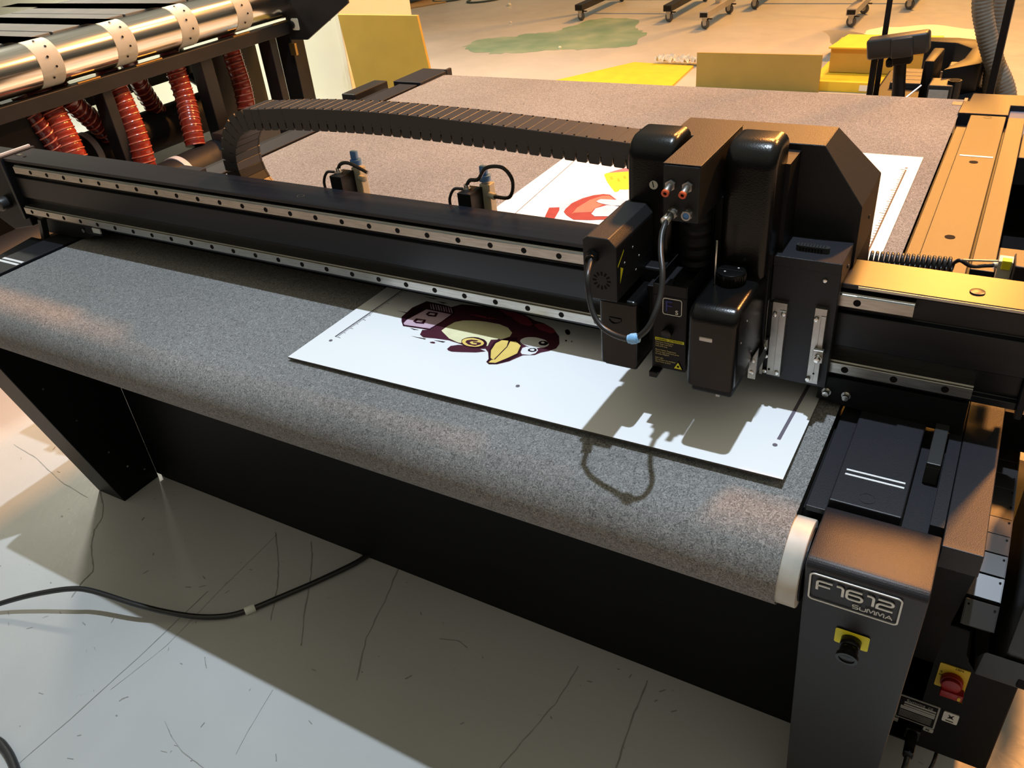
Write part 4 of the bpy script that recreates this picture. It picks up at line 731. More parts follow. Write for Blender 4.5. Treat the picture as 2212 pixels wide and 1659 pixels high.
B().cyl((1.5445, .118, .200), (1.5445, .118, .266), .0014, n=10, bev=.0005).out('pin', 'screw', RM, smooth=40)
b = B(); b.box(1.5500, 1.5665, .0487, .0505, .1650, .1710, .001); b.out('grip', 'alu', RM)
b = B(); b.cyl((1.577, .078, .099), (1.577, .078, .078), .0105, .0095, n=24, bev=.001); b.out('nozzle', 'cover', RM, smooth=40)
b = B(); b.box(1.569, 1.574, .0665, .0690, .0765, .0855, .0005); b.out('blade_holder', 'alu', RM)
b = B()
for (y, z) in ((.07, .16), (.09, .18), (.12, .12)): screw(b, (1.5953, y, z), (1, 0, 0), .0012, .0007)
b.out('screw', 'screw', RM)

# camera unit on the left
CU = thing('camera_unit', 'slanted black camera box with fan vent and yellow warning sticker on its side', 'camera unit', (1.43, .09, .21))
x0, x1 = 1.4080, 1.4515
b = B(); b.prism([(x0, .208), (x1, .208), (x1, .280), (x1 - .010, .290), (x0 + .006, .290), (x0, .285)], 'y', .030, .1497, bev=.0008, seg=1); b.out('housing', 'hood', CU)
b = B()
for k in range(12):
    a = 2 * math.pi * k / 12; c = Vector((1.4320, .0301, .2345)); d = Vector((math.cos(a), 0, math.sin(a)))
    p = [c + d * .0068 - Vector((d.z, 0, -d.x)) * .0010, c + d * .0068 + Vector((d.z, 0, -d.x)) * .0010, c + d * .0120 + Vector((d.z, 0, -d.x)) * .0015, c + d * .0120 - Vector((d.z, 0, -d.x)) * .0015]
    b.poly([q + Vector((0, -.0003, 0)) for q in p])
b.out('fan_vent', 'hole', CU)
b = B(); b.cyl((1.4215, .031, .2660), (1.4215, .024, .2660), .0085, n=6); b.cyl((1.4225, .025, .2665), (1.4275, .010, .2690), .0068, n=24, bev=.001); b.out('cable_gland', 'cover', CU, smooth=35)
B().poly([(x1 + .0003, .034, .2525), (x1 + .0003, .052, .2665), (x1 + .0003, .052, .2695), (x1 + .0003, .034, .2555)]).out('label_band', 'labely', CU, label='yellow label strip')
B().poly([(x1 + .0003, .040, .2290), (x1 + .0003, .050, .2450), (x1 + .0003, .042, .2500)]).out('warning_sign', 'labely', CU, label='yellow warning triangle')
b = B()
for (y, z) in ((.055, .250), (.08, .26), (.10, .24), (.09, .225)): screw(b, (x1, y, z), (1, 0, 0), .0016, .0006)
b.out('screw', 'alu', CU)
b = B()
for i in range(24):
    for zz in (.276, .232): b.box(x1 - .0002, x1 + .0003, .058 + i * .0035, .0595 + i * .0035, zz, zz + .0010)
b.out('vent', 'hole', CU, kind='stuff')
# looped camera cable
cc = thing('looped_cable', 'looped black cable with a light blue clip hanging in front of the tool modules', 'cable', D['camcable'][7])
pth = spline([(1.4275, .012, .2690)] + D['camcable'][2:-2], 8) + [Vector((1.5005, .066, .3085))]
B().tube(pth, .0034, 12).out('cable', 'cable', cc, smooth=60)
b = B(); b.cyl((1.4995, .060, .3070), (1.5010, .074, .3100), .0058, n=20, bev=.0008); b.cyl((1.5010, .074, .3100), (1.5020, .079, .3105), .0048, n=20); b.out('plug', 'screw', cc, smooth=35, label='chrome cable plug')
c = Vector(D['clip']); dd = Vector((1, .05, .28)).normalized(); b = B(); b.cyl(c - dd * .004, c + dd * .004, .0062, n=12, bev=.0008); b.cyl(c - dd * .0065, c + dd * .0065, .0050, n=14); b.out('clip', 'bluesoft', cc, smooth=30, label='light blue cable clip')

# ------------------------------------------------------------------ coiled air hose
b = B(); P = []; n = 22; a0, a1 = Vector((1.640, .432, .120)), Vector((1.792, .456, .118))
for i in range(n * 14 + 1):
    t_ = i / (n * 14); a = 2 * math.pi * i / 14; c = a0.lerp(a1, t_); P.append(c + Vector((0, math.cos(a) * .0105, math.sin(a) * .0105)))
b.tube(P, .0026, 7)
b.tube(spline([P[-1], (1.800, .455, .128), (1.815, .46, .119), (1.832, .472, .117), (1.846, .478, .117)], 6), .0030, 8)
tag(b.out('coiled_hose', 'cable', None, smooth=60), 'black coiled air hose stretched from the hood to the connector box', 'hose')
tag(B().cyl((1.800, .460, .1265), (1.848, .482, .1225), .0016, n=8).out('silver_wire', 'alu'), 'straight silver wire lying above the end of the coiled hose', 'wire')
CB = thing('connector_box', 'dark grey connector box with yellow plug at the right end of the coiled hose', 'box', (1.95, .50, .06))
B().prism([(1.866, .505), (2.2, .505), (2.2, .44), (1.868, .46)], 'z', .055, .128, bev=.002).out('box', 'paint', CB)
B().box(1.8475, 1.866, .470, .492, .095, .128, .001).out('socket', 'valve', CB); B().box(1.852, 1.864, .468, .480, .116, .130, .001).out('plug', 'labely', CB, label='yellow plug'); B().cyl((1.842, .474, .118), (1.850, .478, .118), .0048, n=14).out('fitting', 'alu', CB)
B().box(1.86, 2.2, .45, .50, -.02, .056).out('stand', 'black', CB)

# ------------------------------------------------------------------ wire stop left of the beam
WS = thing('limit_switch', 'small dark limit switch block with a pull wire behind the left end of the beam', 'switch', (.30, .36, .10))
b = B(); b.prism([(.245, .345), (.315, .345), (.315, .385), (.245, .385)], 'z', .135, .150, bev=.001); b.box(.28, .31, .35, .38, .085, .135, .002); b.out('body', 'paint', WS)
B().ring((.322, .352, .142), (0, -1, 0), .007, .0085, .002, 20).out('ring', 'steel', WS, smooth=40)
B().tube([(.330, .355, .143), (.50, .352, .124)], .0012, 6).out('wire', 'alu', WS)

# ------------------------------------------------------------------ printed sheet
xa, ya = D['sheet'][0]; xb, yb_ = D['sheet'][1]; xc, yc_ = D['sheet'][2]; xd, yd = .853, 1.249
def sheet_z(x, y):
    L = .0045 + .0070 * min(1, max(0, (x - .86) / .8)); return .0035 + L * max(0, (.27 - y) / .27)
SHN = 12
b = B(); t = bmesh.new(); rows = []
ys = [0, .05, .1, .15, .2, .21, .3, .5, .75, 1]
for v in ys:
    r = []
    for i in range(SHN + 1):
        u = i / SHN; x = (xa * (1 - u) + xb * u) * (1 - v) + (xd * (1 - u) + xc * u) * v; y = (ya * (1 - u) + yb_ * u) * (1 - v) + (yd * (1 - u) + yc_ * u) * v
        r.append((t.verts.new((x, y, sheet_z(x, y))), t.verts.new((x, y, sheet_z(x, y) - .0028))))
    rows.append(r)
nr = len(ys)
for j in range(nr - 1):
    for i in range(SHN):
        a, bb, c, d = rows[j][i], rows[j][i + 1], rows[j + 1][i + 1], rows[j + 1][i]
        t.faces.new((a[0], bb[0], c[0], d[0])); t.faces.new((d[1], c[1], bb[1], a[1]))
for j in range(nr - 1):
    for i in (0, SHN): t.faces.new((rows[j][i][0], rows[j + 1][i][0], rows[j + 1][i][1], rows[j][i][1]))
for i in range(SHN):
    for j in (0, nr - 1): t.faces.new((rows[j][i][0], rows[j][i + 1][0], rows[j][i + 1][1], rows[j][i][1]))
bmesh.ops.recalc_face_normals(t, faces=t.faces[:]); b.add(t)
SH = b.out('printed_sheet', 'white', None); SH.data.materials.append(mat('sheet_edge', (.10, .075, .05), .6, col2=(.07, .05, .035), nscale=60))
for p_ in SH.data.polygons:
    if abs(p_.normal.z) < .5: p_.material_index = 1
if True:  tag(SH, 'large white printed board lying on the felt under the gantry', 'board')
def printed(items, name, label):
    root = None
    for nm, col, lv, pts in items:
        bb = B().poly([(p[0], p[1], sheet_z(*p) + .0004 + lv * .00025) for p in pts])
        if root is None: root = bb.out(name, ink(col), SH, label=label)
        else: bb.out(nm, ink(col), root)
printed(D['pen'], 'penguin_print', 'printed maroon cartoon penguin with yellow beak carrying a plug')
printed(D['rear'], 'poster_print', 'printed red and blue grey cartoon shapes with a yellow card')
def line(a, c, wd, name, col='ink', n=1):
    bb = B(); P_ = [(a[0] + (c[0] - a[0]) * k / 8, a[1] + (c[1] - a[1]) * k / 8) for k in range(9)]
    tt = bmesh.new(); L = []; R = []; d = (Vector(c) - Vector(a)).normalized(); nn_ = Vector((-d.y, d.x)) * wd / 2
    for p in P_:
        for lst, s in ((L, 1), (R, -1)): q = Vector(p) + nn_ * s; lst.append(tt.verts.new((q.x, q.y, sheet_z(q.x, q.y) + .0005)))
    for i in range(8): tt.faces.new((R[i], R[i + 1], L[i + 1], L[i]))
    bmesh.ops.recalc_face_normals(tt, faces=tt.faces[:]); bb.add(tt); return bb.out(name, ink(col), SH)
line(D['bar'][0], D['bar'][1], .0045, 'print_bar', 'inkgrey'); line(D['line_left'][0], D['line_left'][1], .0014, 'print_line')
line(D['bar'][1], (1.650, .56), .0030, 'print_line', 'inkgrey')
def ruler(a, c, side, step, name):
    l0 = line(a, c, .0017 if step < .01 else .0032, name, 'ink'); a, c = Vector(a), Vector(c); d = (c - a).normalized(); n_ = Vector((-d.y, d.x)) * side; bb = B(); k = 0; s = 0
    while s < (c - a).length:
        ln = .012 if k % 10 == 0 else (.009 if k % 5 == 0 else .006); p = a + d * s; q = p + n_ * ln
        e = d * (.00045 if step < .01 else .0011); bb.poly([(v.x, v.y, sheet_z(v.x, v.y) + .0005) for v in (p - e, q - e, q + e, p + e)]); s += step; k += 1
    bb.out('tick', ink('inkgrey'), SH, kind='stuff')
ruler(D['rul_front'][0], D['rul_front'][1], -1, .0034, 'ruler_print'); ruler(D['rul_front'][1], (.905, .62), -1, .0034, 'ruler_print')
ruler(D['rul_rear'][0], D['rul_rear'][1], -1, .013, 'ruler_print')
for p in D['dots']: B().poly([(p[0] + .0032 * math.cos(a * math.pi / 6), p[1] + .0032 * math.sin(a * math.pi / 6), sheet_z(*p) + .0007) for a in range(12)]).out('print_dot', ink('inkgrey'), SH)

# ------------------------------------------------------------------ floor cable in front
fc = thing('floor_cable', 'black cable curving over the floor towards the table front', 'cable', D['cable'][0])
B().tube(spline(D['cable'], 8), .0062, 10).out('cable', 'cable', fc, smooth=60)
p, q = Vector(D['cabtag']), Vector(D['cabtag2']); p, q = Vector(D['cable'][9]) - Vector((.006, .010, 0)), Vector(D['cable'][9]) + Vector((.006, .010, 0))
B().cyl(p, q, .0095, n=14, bev=.001).out('tape_tag', 'strap', fc, smooth=40, label='band of cream tape')
tag(B().tube(spline(D['cable2'], 6), .009, 10).out('grey_cable', 'plastic', None, smooth=60), 'thick grey cable crossing the floor in the front corner', 'cable')

# ------------------------------------------------------------------ roller conveyor machine at the left
RX = -1.305
RC = thing('roller_machine', 'black framed belt machine with polished steel roller and cream belts', 'machine', (RX, 1.7, FZ))
B().cyl((RX, .55, .158), (RX, 2.598, .158), .082, n=64).out('roller', 'roller', RC, smooth=40)
for i, yy in enumerate((.74, 1.062, 1.388, 1.708, 2.025, 2.355)):
    pts = []; wdt = .092; rs = .0835
    t = bmesh.new(); prof_ = [(-1.15 + RX, .158 + rs)] + [(RX + rs * math.sin(math.radians(a)), .158 + rs * math.cos(math.radians(a))) for a in range(0, 181, 9)] + [(RX - .5, .158 - rs)]
    rr_ = [[t.verts.new((x, yy + s * wdt / 2, z)) for s in (-1, 1)] for x, z in prof_]
    for a, c in zip(rr_, rr_[1:]): t.faces.new((a[0], a[1], c[1], c[0]))
    bmesh.ops.solidify(t, geom=t.faces[:], thickness=.003); bmesh.ops.recalc_face_normals(t, faces=t.faces[:])
    b = B(); b.add(t); st = b.out('belt', 'strap', RC, smooth=40)
    b = B()
    for a in (20, 45, 70, 95, 120):
        for o_ in ((.0,) if a != 95 else (.0,)):
            d = Vector((math.sin(math.radians(a)), 0, math.cos(math.radians(a)))); c = Vector((RX, yy + o_ + (.012 if (a // 25) % 2 else -.006), .158)) + d * (rs + .0028); b.cyl(c, c + d * .0012, .0045, n=8)
    b.out('belt_hole', 'hole', st)
for i in range(6):
    y0 = .55 + i * .335
    B().box(RX - .9, RX - .10, y0, y0 + .325, .210, .2365, .003).out('deck_plate', 'deck', RC)
b = B(); b.box(RX - .9, RX - .1, .55, 2.56, .12, .19); b.out('deck_box', 'black', RC)
B().box(RX + .005, RX + .055, .45, 2.60, .012, .066, .003).out('front_rail', 'frame', RC)
b = B()
for (y0, y1) in ((1.15, 1.25), (1.42, 1.55), (1.95, 2.05), (2.2, 2.3)): b.tube([(RX + .052, y0, .069), (RX + .052, y1, .069)], .004, 6)
b.out('clip', 'brass', RC, smooth=50)
for y0, y1, x0, x1 in ((.30, .40, -.10, .04), (1.243, 1.288, -.03, .04), (1.745, 1.812, -.03, .04), (2.17, 2.215, -.04, .04), (2.30, 2.385, -.05, .05)):
    B().box(RX + x0, RX + x1, y0, y1, FZ, .012, .003).out('post', 'frame', RC)
B().box(RX - .3, RX + .01, .40, .99, FZ, .02).out('side_panel', 'frontblack', RC)
B().box(RX - .22, RX - .20, 1.95, 2.3, FZ, .01).out('side_panel', 'deck', RC)
B().box(RX - .62, RX - .32, .45, 2.5, -.50, -.47, .003).out('base_shelf', 'frame', RC); B().box(RX - .02, RX + .26, .45, 1.95, -.53, -.50, .003).out('base_shelf', 'frame', RC); B().box(RX - .50, RX - .46, 1.15, 2.4, -.14, -.10, .002).out('cross_bar', 'frame', RC)

ep = B().prism([(-1.262, .110), (-1.255, -.066 + .05), (-1.150, -.015), (-.86, .145), (-.86, .32), (-2.4, .32), (-2.4, .22), (-1.42, .22), (-1.262, .16)], 'y', 2.30, 2.312, bev=.001).out('end_plate', 'frame', RC)
B().prism([(-1.225 + p[0], .028 + p[1]) for p in roundrect(.042, .052, .007)], 'y', 2.296, 2.3005).out('slot', 'cream', RC)
B().cyl((-1.222, 2.300, .052), (-1.222, 2.285, .052), .017, n=20, bev=.003).out('bolt', 'black', RC, smooth=40)
B().box(-1.262, -1.225, 2.285, 2.30, -.085, -.03, .003).out('brass_bracket', 'brass', RC)
# red hoses from the table to the ducts
def ribbed(name, label, pts, r, pitch, m, wire=True):
    P = spline(pts, 10); L = [0]
    for a, c in zip(P, P[1:]): L.append(L[-1] + (c - a).length)
    n = int(L[-1] / pitch * 4); Q = []; j = 0
    for k in range(n + 1):
        s = L[-1] * k / n
        while j < len(L) - 2 and L[j + 1] < s: j += 1
        u = (s - L[j]) / max(1e-9, L[j + 1] - L[j]); Q.append(P[j].lerp(P[j + 1], u))
    h = thing(name, label, 'hose', P[0], 'red ribbed hoses under the roller machine' if 'red' in label else 'grey corrugated hoses behind the table')
    B().tube(Q, r, 18, rf=lambda i: r * (1, .97, .94, .97)[i % 4]).out('hose', m, h, smooth=60)
    if wire:
        b = B(); T_ = None
        W_ = []; u = (Q[1] - Q[0]).orthogonal().normalized(); turns = n / 4; NP = int(turns * 16)
        for k in range(NP + 1):
            s = k / NP * (len(Q) - 1); i = min(int(s), len(Q) - 2); c = Q[i].lerp(Q[i + 1], s - i); d = (Q[i + 1] - Q[i]).normalized(); u = (u - d * u.dot(d)).normalized(); v = d.cross(u); a = 2 * math.pi * k / 16
            W_.append(c + (u * math.cos(a) + v * math.sin(a)) * r * 1.0)
        b.tube(W_, .0028, 5); b.out('wire', 'hosewire', h, smooth=60)
    return h
OX = RX - .015
ribbed('red_hose', 'bright red ribbed hose bending down beside the frame post nearest the chain loop', [(OX - .10, 2.06, .06), (OX - .08, 2.05, -.06), (OX - .06, 2.04, -.18), (OX - .05, 2.02, -.30), (OX - .05, 2.0, -.42)], .044, .028, 'hose')
ribbed('red_hose', 'red ribbed hose with a clamp ring ending on the duct beside the central post', [(OX - .02, 1.66, .08), (OX - .01, 1.66, -.03), (OX + .02, 1.64, -.14), (OX + .06, 1.60, -.22), (OX + .085, 1.57, -.30)], .043, .026, 'hose')
ribbed('dark_red_hose', 'dark red ribbed hose slanting down behind the bright central one', [(OX - .12, 1.52, .06), (OX - .13, 1.55, -.04), (OX - .16, 1.60, -.14), (OX - .18, 1.66, -.24)], .038, .028, 'hosedark')
ribbed('red_hose', 'bright red ribbed hose standing upright behind the limit switch', [(OX - .04, 1.355, .08), (OX - .0, 1.35, -.03), (OX + .04, 1.335, -.16), (OX + .06, 1.32, -.25), (OX + .07, 1.30, -.38)], .046, .026, 'hose')
ribbed('dark_red_hose', 'dark red ribbed hose slanting sideways between two bright hoses', [(OX - .03, 1.12, .08), (OX - .04, 1.16, -.0), (OX - .07, 1.24, -.10), (OX - .10, 1.32, -.20)], .040, .030, 'hosedark')
ribbed('red_hose', 'wide red ribbed hose rising behind the left end of the beam', [(OX - .03, 1.045, .08), (OX + .0, 1.05, -.03), (OX + .04, 1.04, -.14), (OX + .06, 1.03, -.22), (OX + .07, 1.02, -.36)], .050, .026, 'hose')
ribbed('dark_red_hose', 'thin dark red ribbed hose leftmost behind the beam end cap', [(OX - .0, .955, .07), (OX + .02, .97, -.03), (OX + .03, .99, -.13), (OX + .04, 1.0, -.22)], .030, .026, 'hosedark')
def duct(label, a, c, r, clamps):
    d = thing('duct_pipe', label, 'duct', a, 'black extraction ducts'); a, c = Vector(a), Vector(c)
    B().cyl(a, c, r, n=40).out('pipe', 'duct', d, smooth=40)
    for s in clamps:
        p_ = a.lerp(c, s); u = (c - a).normalized(); B().ring(p_ - u * .014, u, r - .001, r + .004, .028, 40).out('clamp', 'clamp', d, smooth=40, label='white clamp band')
    return d
duct('black duct pipe nearer the table with a white clamp band', (-1.09, .30, -.385), (-1.215, 1.66, -.385), .086, (.82,))
duct('black duct pipe farther from the table with a white clamp band', (-1.50, .85, -.255), (-1.50, 1.93, -.255), .088, (.36,))
tag(B().box(-1.22, -1.10, 1.66, 1.95, FZ, -.27, .004).out('duct_box', 'plastic'), 'dark box at the end of the nearer duct pipe', 'box')
# pale blue tube and black fitting seen through the frame
tf = thing('pipe_fitting', 'black pipe elbow fitting with a pale tube behind the dark hoses', 'fitting', (-1.75, 2.0, -.1))
b = B(); b.cyl((-1.80, 2.08, .05), (-1.80, 2.08, -.05), .022, n=16); b.out('tube', 'clamp', tf, smooth=40)
b = B(); b.cyl((-1.80, 2.08, -.04), (-1.79, 2.06, -.14), .042, n=12); b.cyl((-1.79, 2.06, -.13), (-1.70, 2.12, -.22), .025, n=12); b.out('elbow', 'black', tf, smooth=30)

# ------------------------------------------------------------------ background left
cb = thing('cream_cabinet', 'tall cream metal cabinet behind the roller machine', 'cabinet', (-2.6, 3.1, FZ))
B().box(-5.0, -1.535, 2.95, 3.6, FZ, .10, .004).out('body', 'cream', cb); B().box(-1.532, -1.497, 2.94, 3.6, FZ, .10, .003).out('corner_post', 'cream', cb)
yb = B(); t = bmesh.new()
f = [(-1.32, 2.78, FZ), (-.775, 2.78, FZ), (-.862, 2.85, .0), (-1.379, 2.85, .002)]
yb.poly(f); t.free()
y_ = B(); y_.prism([(p[0], p[2]) for p in f], 'y', 2.80, 2.818, bev=.0008, seg=1); yo = y_.out('yellow_board', 'yellow'); tag(yo, 'mustard yellow board standing upright against the cream cabinet', 'board')
def tilt(o): pass
up = thing('machine_foot', 'pale grey metal machine foot behind the yellow board', 'machine foot', (-3.9, 6.0, FZ))
B().box(-4.95, -4.55, 6.85, 7.5, FZ, -.45, .005).out('panel', 'bin', up)
ct = thing('equipment_trolley', 'dark trolley with a swivel caster beyond the yellow board', 'trolley', (-4.3, 7.3, FZ))
B().box(-4.52, -4.0, 7.05, 7.6, -.60, -.30, .006).out('chassis', 'frame', ct)
def caster(parent, x, y, r=.038, brake=True, mw='rubber'):
    ax = Vector((.45, .89, 0)) * .012; ce = Vector((x, y, FZ + r)); c = B(); c.cyl(ce - ax, ce + ax, r, n=24, bev=.004); w_ = c.out('wheel', mw, parent, smooth=40)
    B().cyl(ce - ax * 1.15, ce + ax * 1.15, r * .45, n=16).out('hub', 'galv', w_)
    b = B()
    for s in (-1, 1): b.prism([(x - .012, FZ + r - .008), (x + .012, FZ + r - .008), (x + .020, FZ + 2 * r + .012), (x - .026, FZ + 2 * r + .012)], 'y', y + s * .018 - .002, y + s * .018 + .002)
    b.box(x - .018, x + .018, y - .016, y + .036, FZ + 2 * r + .010, FZ + 2 * r + .016, .001)
    b.out('fork', 'galv', parent)
    if brake: B().box(x + .02, x + .055, y - .012, y + .012, FZ + 2 * r - .004, FZ + 2 * r + .004, .002).out('brake_lever', 'black', parent)
caster(ct, -4.44, 7.05); 
tag(B().prism([(-4.30, 6.72), (-4.02, 6.76), (-3.72, 7.18), (-3.95, 7.35), (-4.38, 7.05)], 'z', FZ + .002, FZ + .012).out('cardboard_sheet', 'card'), 'flat brown cardboard piece on the floor beyond the yellow board', 'cardboard')
tag(B().cyl((-4.08, 6.95, FZ + .012), (-4.08, 6.95, FZ + .035), .038, .030, n=20, bev=.004).out('white_cup', 'paper', None, smooth=40), 'small white cup lid on the cardboard piece', 'lid')
for p_, lb in (((-3.82, 7.22), 'dark bent wire loop beside the cardboard piece'), ((-3.35, 7.18), 'dark teal bent wire loop standing farther right of the cardboard')):
    b = B(); x, y = p_; b.tube(spline([(x - .12, y + .10, FZ + .01), (x - .10, y, FZ + .01), (x, y - .04, FZ + .01), (x + .14, y + .05, FZ + .01), (x + .22, y + .2, FZ + .01)], 6), .009, 8)
    tag(b.out('wire_loop', 'teal', None, smooth=60), lb, 'wire')
for (x, y, r, lb) in ((-1.62, 7.15, .022, 'small white plastic cap on the floor near the wire loops'), (-1.77, 6.35, .012, 'white paper crumb on the floor before the black rack'), (-1.23, 5.30, .014, 'flat white scrap on the green floor patch'), (-2.62, 5.95, .008, 'tiny white crumb near the yellow board corner')):
    pass
for (x, y, r, lb) in ((-2.84, 7.02, .024, 'round white cap on the floor left of the black rack'), (-2.35, 6.20, .013, 'white paper crumb on the floor in front of the black rack'), (-1.38, 5.30, .014, 'flat white scrap lying on the green floor patch')):
    tag(B().cyl((x, y, FZ + .001), (x, y, FZ + r), r, r * .7, n=12, bev=r * .2).out('white_crumb', 'paper', None, smooth=40), lb, 'scrap')

# ------------------------------------------------------------------ racks with casters
def rack(name, label, m, feet, ztop, cross, group):
    o = thing(name, label, 'trolley', ((feet[0][0] + feet[-1][0]) / 2, feet[0][1], FZ), group)
    for (x, y0, y1) in feet:
        f_ = B().box(x - .036, x + .036, y0, y1, FZ + .088, FZ + .138, .003).out('foot_bar', m, o); B().box(x - .030, x + .030, y0 - .0015, y0 + .001, FZ + .095, FZ + .128).out('end_cap', 'black', f_)
        caster(o, x, y0 + .05); caster(o, x, y1 - .05)
        B().box(x - .02, x + .02, (y0 + y1) / 2 - .02, (y0 + y1) / 2 + .02, FZ + .135, ztop, .002).out('upright', m, o)
    if cross is not None:
        B().box(feet[0][0], feet[-1][0], cross - .014, cross + .014, FZ + .10, FZ + .132, .002).out('cross_bar', m, o)
    B().box(feet[0][0], feet[-1][0], (feet[0][1] + feet[0][2]) / 2 - .015, (feet[0][1] + feet[0][2]) / 2 + .015, ztop - .03, ztop, .002).out('top_bar', m, o)
    return o
rack('silver_rack', 'silver rolling rack with two long feet on swivel casters', 'galv', ((-.462, 6.02, 6.74), (.622, 6.16, 6.76)), 1.0, None, 'rolling racks')
rack('black_rack', 'black rolling rack standing left of the silver rack', 'frame', ((-1.70, 6.30, 7.3), (-.865, 6.28, 7.3)), 1.0, 6.74, 'rolling racks')
rack('black_rack', 'black rolling rack standing behind the silver rack', 'frame', ((-.30, 6.84, 7.7), (.93, 6.84, 7.7)), 1.0, 7.2, 'rolling racks')

# ------------------------------------------------------------------ yellow cards and boxes behind the table
tag(B().prism([(-.95, 4.30), (-.08, 4.22), (-.13, 4.86), (-.58, 4.90)], 'z', FZ + .001, FZ + .012).out('yellow_sheet', 'yellow2'), 'bright yellow card lying flat on the floor behind the bed', 'card')
uc = B().prism([(.052, FZ), (.800, FZ), (.800, -.50), (.052, -.505)], 'y', 4.39, 4.402).out('yellow_board', 'shaded'); tag(uc, 'olive yellow board standing upright behind the bed', 'board')
b = B(); t = bmesh.new(); bmesh.ops.create_grid(t, x_segments=26, y_segments=9, size=1)
for v in t.verts: v.co = Vector((-.26 + v.co.x * .16, 4.92 + v.co.y * .05, FZ + .02 + random.uniform(0, .045)))
b.add(t); tag(b.out('plastic_film', 'plasticfilm', None), 'crumpled clear plastic film beside the flat yellow card', 'film')
bxs = thing('yellow_box', 'yellow cardboard box with open lid flap under the white paper', 'box', (1.0, 4.75, FZ))
B().box(.80, 1.36, 4.62, 4.92, FZ + .06, FZ + .20, .004).out('box', 'yellow', bxs); B().prism([(.79, 4.60), (1.37, 4.60), (1.37, 4.96), (.83, 4.96)], 'z', FZ + .20, FZ + .208).out('lid', 'yellow2', bxs)
tag(B().box(.74, 1.30, 4.42, 4.9, FZ, FZ + .058, .003).out('yellow_box', 'yellow2'), 'flat yellow box at the bottom of the stack with white labels', 'box')
tag(B().box(1.02, 1.22, 4.416, 4.4195, FZ + .012, FZ + .045).out('paper_label', 'paper'), 'white label on the lowest yellow box', 'label')
b = B(); t = bmesh.new(); bmesh.ops.create_grid(t, x_segments=40, y_segments=20, size=1)
q = [(.62, 5.18), (1.42, 4.98), (1.62, 6.08), (.84, 6.14)]
for v in t.verts:
    u, s = (v.co.x + 1) / 2, (v.co.y + 1) / 2
    x = (q[0][0] * (1 - u) + q[1][0] * u) * (1 - s) + (q[3][0] * (1 - u) + q[2][0] * u) * s; y = (q[0][1] * (1 - u) + q[1][1] * u) * (1 - s) + (q[3][1] * (1 - u) + q[2][1] * u) * s
    v.co = Vector((x + .02 * math.sin(s * 21), y, FZ + .03 + .012 * math.sin(u * 9 + s * 4) + .15 * max(0, 1 - s * 4) ))
b.add(t); tag(b.out('white_paper', 'paper', None, smooth=60), 'wrinkled white wrapping paper spread over the yellow boxes', 'paper')

# ------------------------------------------------------------------ right background: poles, hoses, scanner, chair
tag(B().box(1.408, 1.424, 2.19, 2.20, FZ, 1.2, .001).out('thin_pole', 'black'), 'thin flat black pole rising behind the hammer shaped device', 'pole')
pp = B().box(1.735, 1.755, 2.19, 2.205, FZ, 1.2, .002).out('black_pole', 'black'); tag(pp, 'thick black pole rising in front of the grey hoses', 'pole')
B().box(1.755, 1.757, 2.19, 2.205, FZ, 1.2).out('edge_strip', 'steel', pp)  # bright strip standing in for a thin highlight on the pole
ribbed('grey_hose', 'grey corrugated hose curving down behind the black pole', [(1.66, 2.28, .35), (1.665, 2.28, .17), (1.69, 2.28, .08), (1.735, 2.28, -.02), (1.79, 2.28, -.12), (1.83, 2.28, -.3)], .030, .011, 'greyhose', False)
ribbed('grey_hose', 'straighter grey corrugated hose crossing behind the curved one', [(1.715, 2.36, .35), (1.715, 2.36, .16), (1.722, 2.36, .05), (1.732, 2.36, -.05), (1.745, 2.36, -.2), (1.75, 2.36, -.4)], .026, .011, 'greyhose', False)
SG = thing('barcode_scanner', 'hammer shaped dark grey device with a grip on a stalk behind the bed', 'scanner', (1.47, 2.1, -.1))
mm = Matrix.Translation((1.47, 2.12, .058)) @ Matrix.Rotation(math.radians(-9), 4, 'Y')
b = B(); b.box(-.088, .088, -.03, .03, -.031, .031, .010, 3); bmesh.ops.transform(b.bm, matrix=mm, verts=b.bm.verts); b.out('head', 'plastic', SG, smooth=40)
b = B(); b.box(-.018, .046, -.036, -.026, -.034, .026, .006, 3); bmesh.ops.transform(b.bm, matrix=mm, verts=b.bm.verts); b.out('clasp', 'plastic', SG, smooth=40)
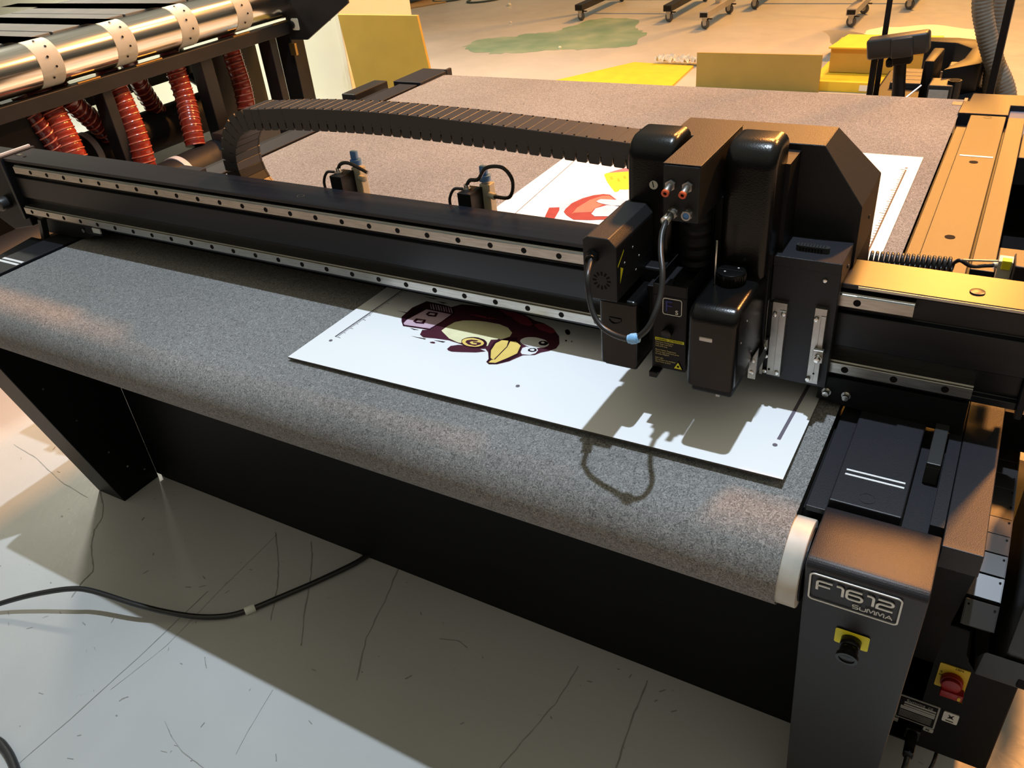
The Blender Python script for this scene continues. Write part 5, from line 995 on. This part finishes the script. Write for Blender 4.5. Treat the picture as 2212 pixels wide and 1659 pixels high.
b = B(); b.box(-.016, .04, -.028, .02, -.056, -.028, .006, 3); b.box(-.035, -.012, -.02, .02, -.062, -.036, .008, 3); bmesh.ops.transform(b.bm, matrix=mm, verts=b.bm.verts); b.out('neck', 'black', SG, smooth=40)
b = B(); b.cyl((1.483, 2.12, .005), (1.496, 2.12, -.119), .0185, .020, n=24); b.out('grip', 'black', SG, smooth=40)
b = B(); b.box(1.40, 1.418, 2.10, 2.12, -.118, .02, .004); b.out('stalk', 'black', SG)
# moulded black tool case
CA = thing('black_machine_base', 'black moulded plastic machine base with ribbed orange lit top behind the bed corner', 'machine', (1.55, 2.25, FZ))
b = B(); b.box(1.40, 1.72, 2.12, 2.55, FZ, -.12, .01); b.out('base', 'black', CA)
b = B(); b.prism([(1.60, 2.20), (1.70, 2.30), (1.725, 2.50), (1.70, 2.62), (1.60, 2.66), (1.50, 2.66), (1.50, 2.60), (1.60, 2.58), (1.655, 2.50), (1.645, 2.36)], 'z', -.13, -.03, bev=.006); b.out('rim', 'black', CA, smooth=35)
for k in range(3): B().box(1.60, 1.655, 2.32 + k * .055, 2.37 + k * .055, -.125, -.07, .004).out('rib', 'plastic', CA)
B().prism([(1.545, 2.18), (1.575, 2.18), (1.585, 2.36), (1.55, 2.36)], 'z', -.13, .0, bev=.006).out('lever', 'black', CA, smooth=35)
B().box(1.575, 1.645, 2.11, 2.20, -.12, -.055, .004).out('hinge_block', 'plastic', CA)
B().box(1.58, 1.635, 2.103, 2.106, -.125, -.068).out('label', 'labelg', CA)
b = B(); b.cyl((1.645, 2.14, -.13), (1.645, 2.14, -.045), .020, n=24); b.out('socket', 'cover', CA, smooth=40); B().cyl((1.645, 2.14, -.0455), (1.645, 2.14, -.0442), .015, n=24).out('socket_hole', 'hole', CA)
for k in range(4): B().box(1.44, 1.54, 2.30 + k * .05, 2.345 + k * .05, -.122, -.10, .004).out('rib', 'plastic', CA)
b = B(); b.tube([(1.51, 2.08, -.10), (1.555, 2.12, -.06)], .003, 6); b.out('rod', 'alu', CA)
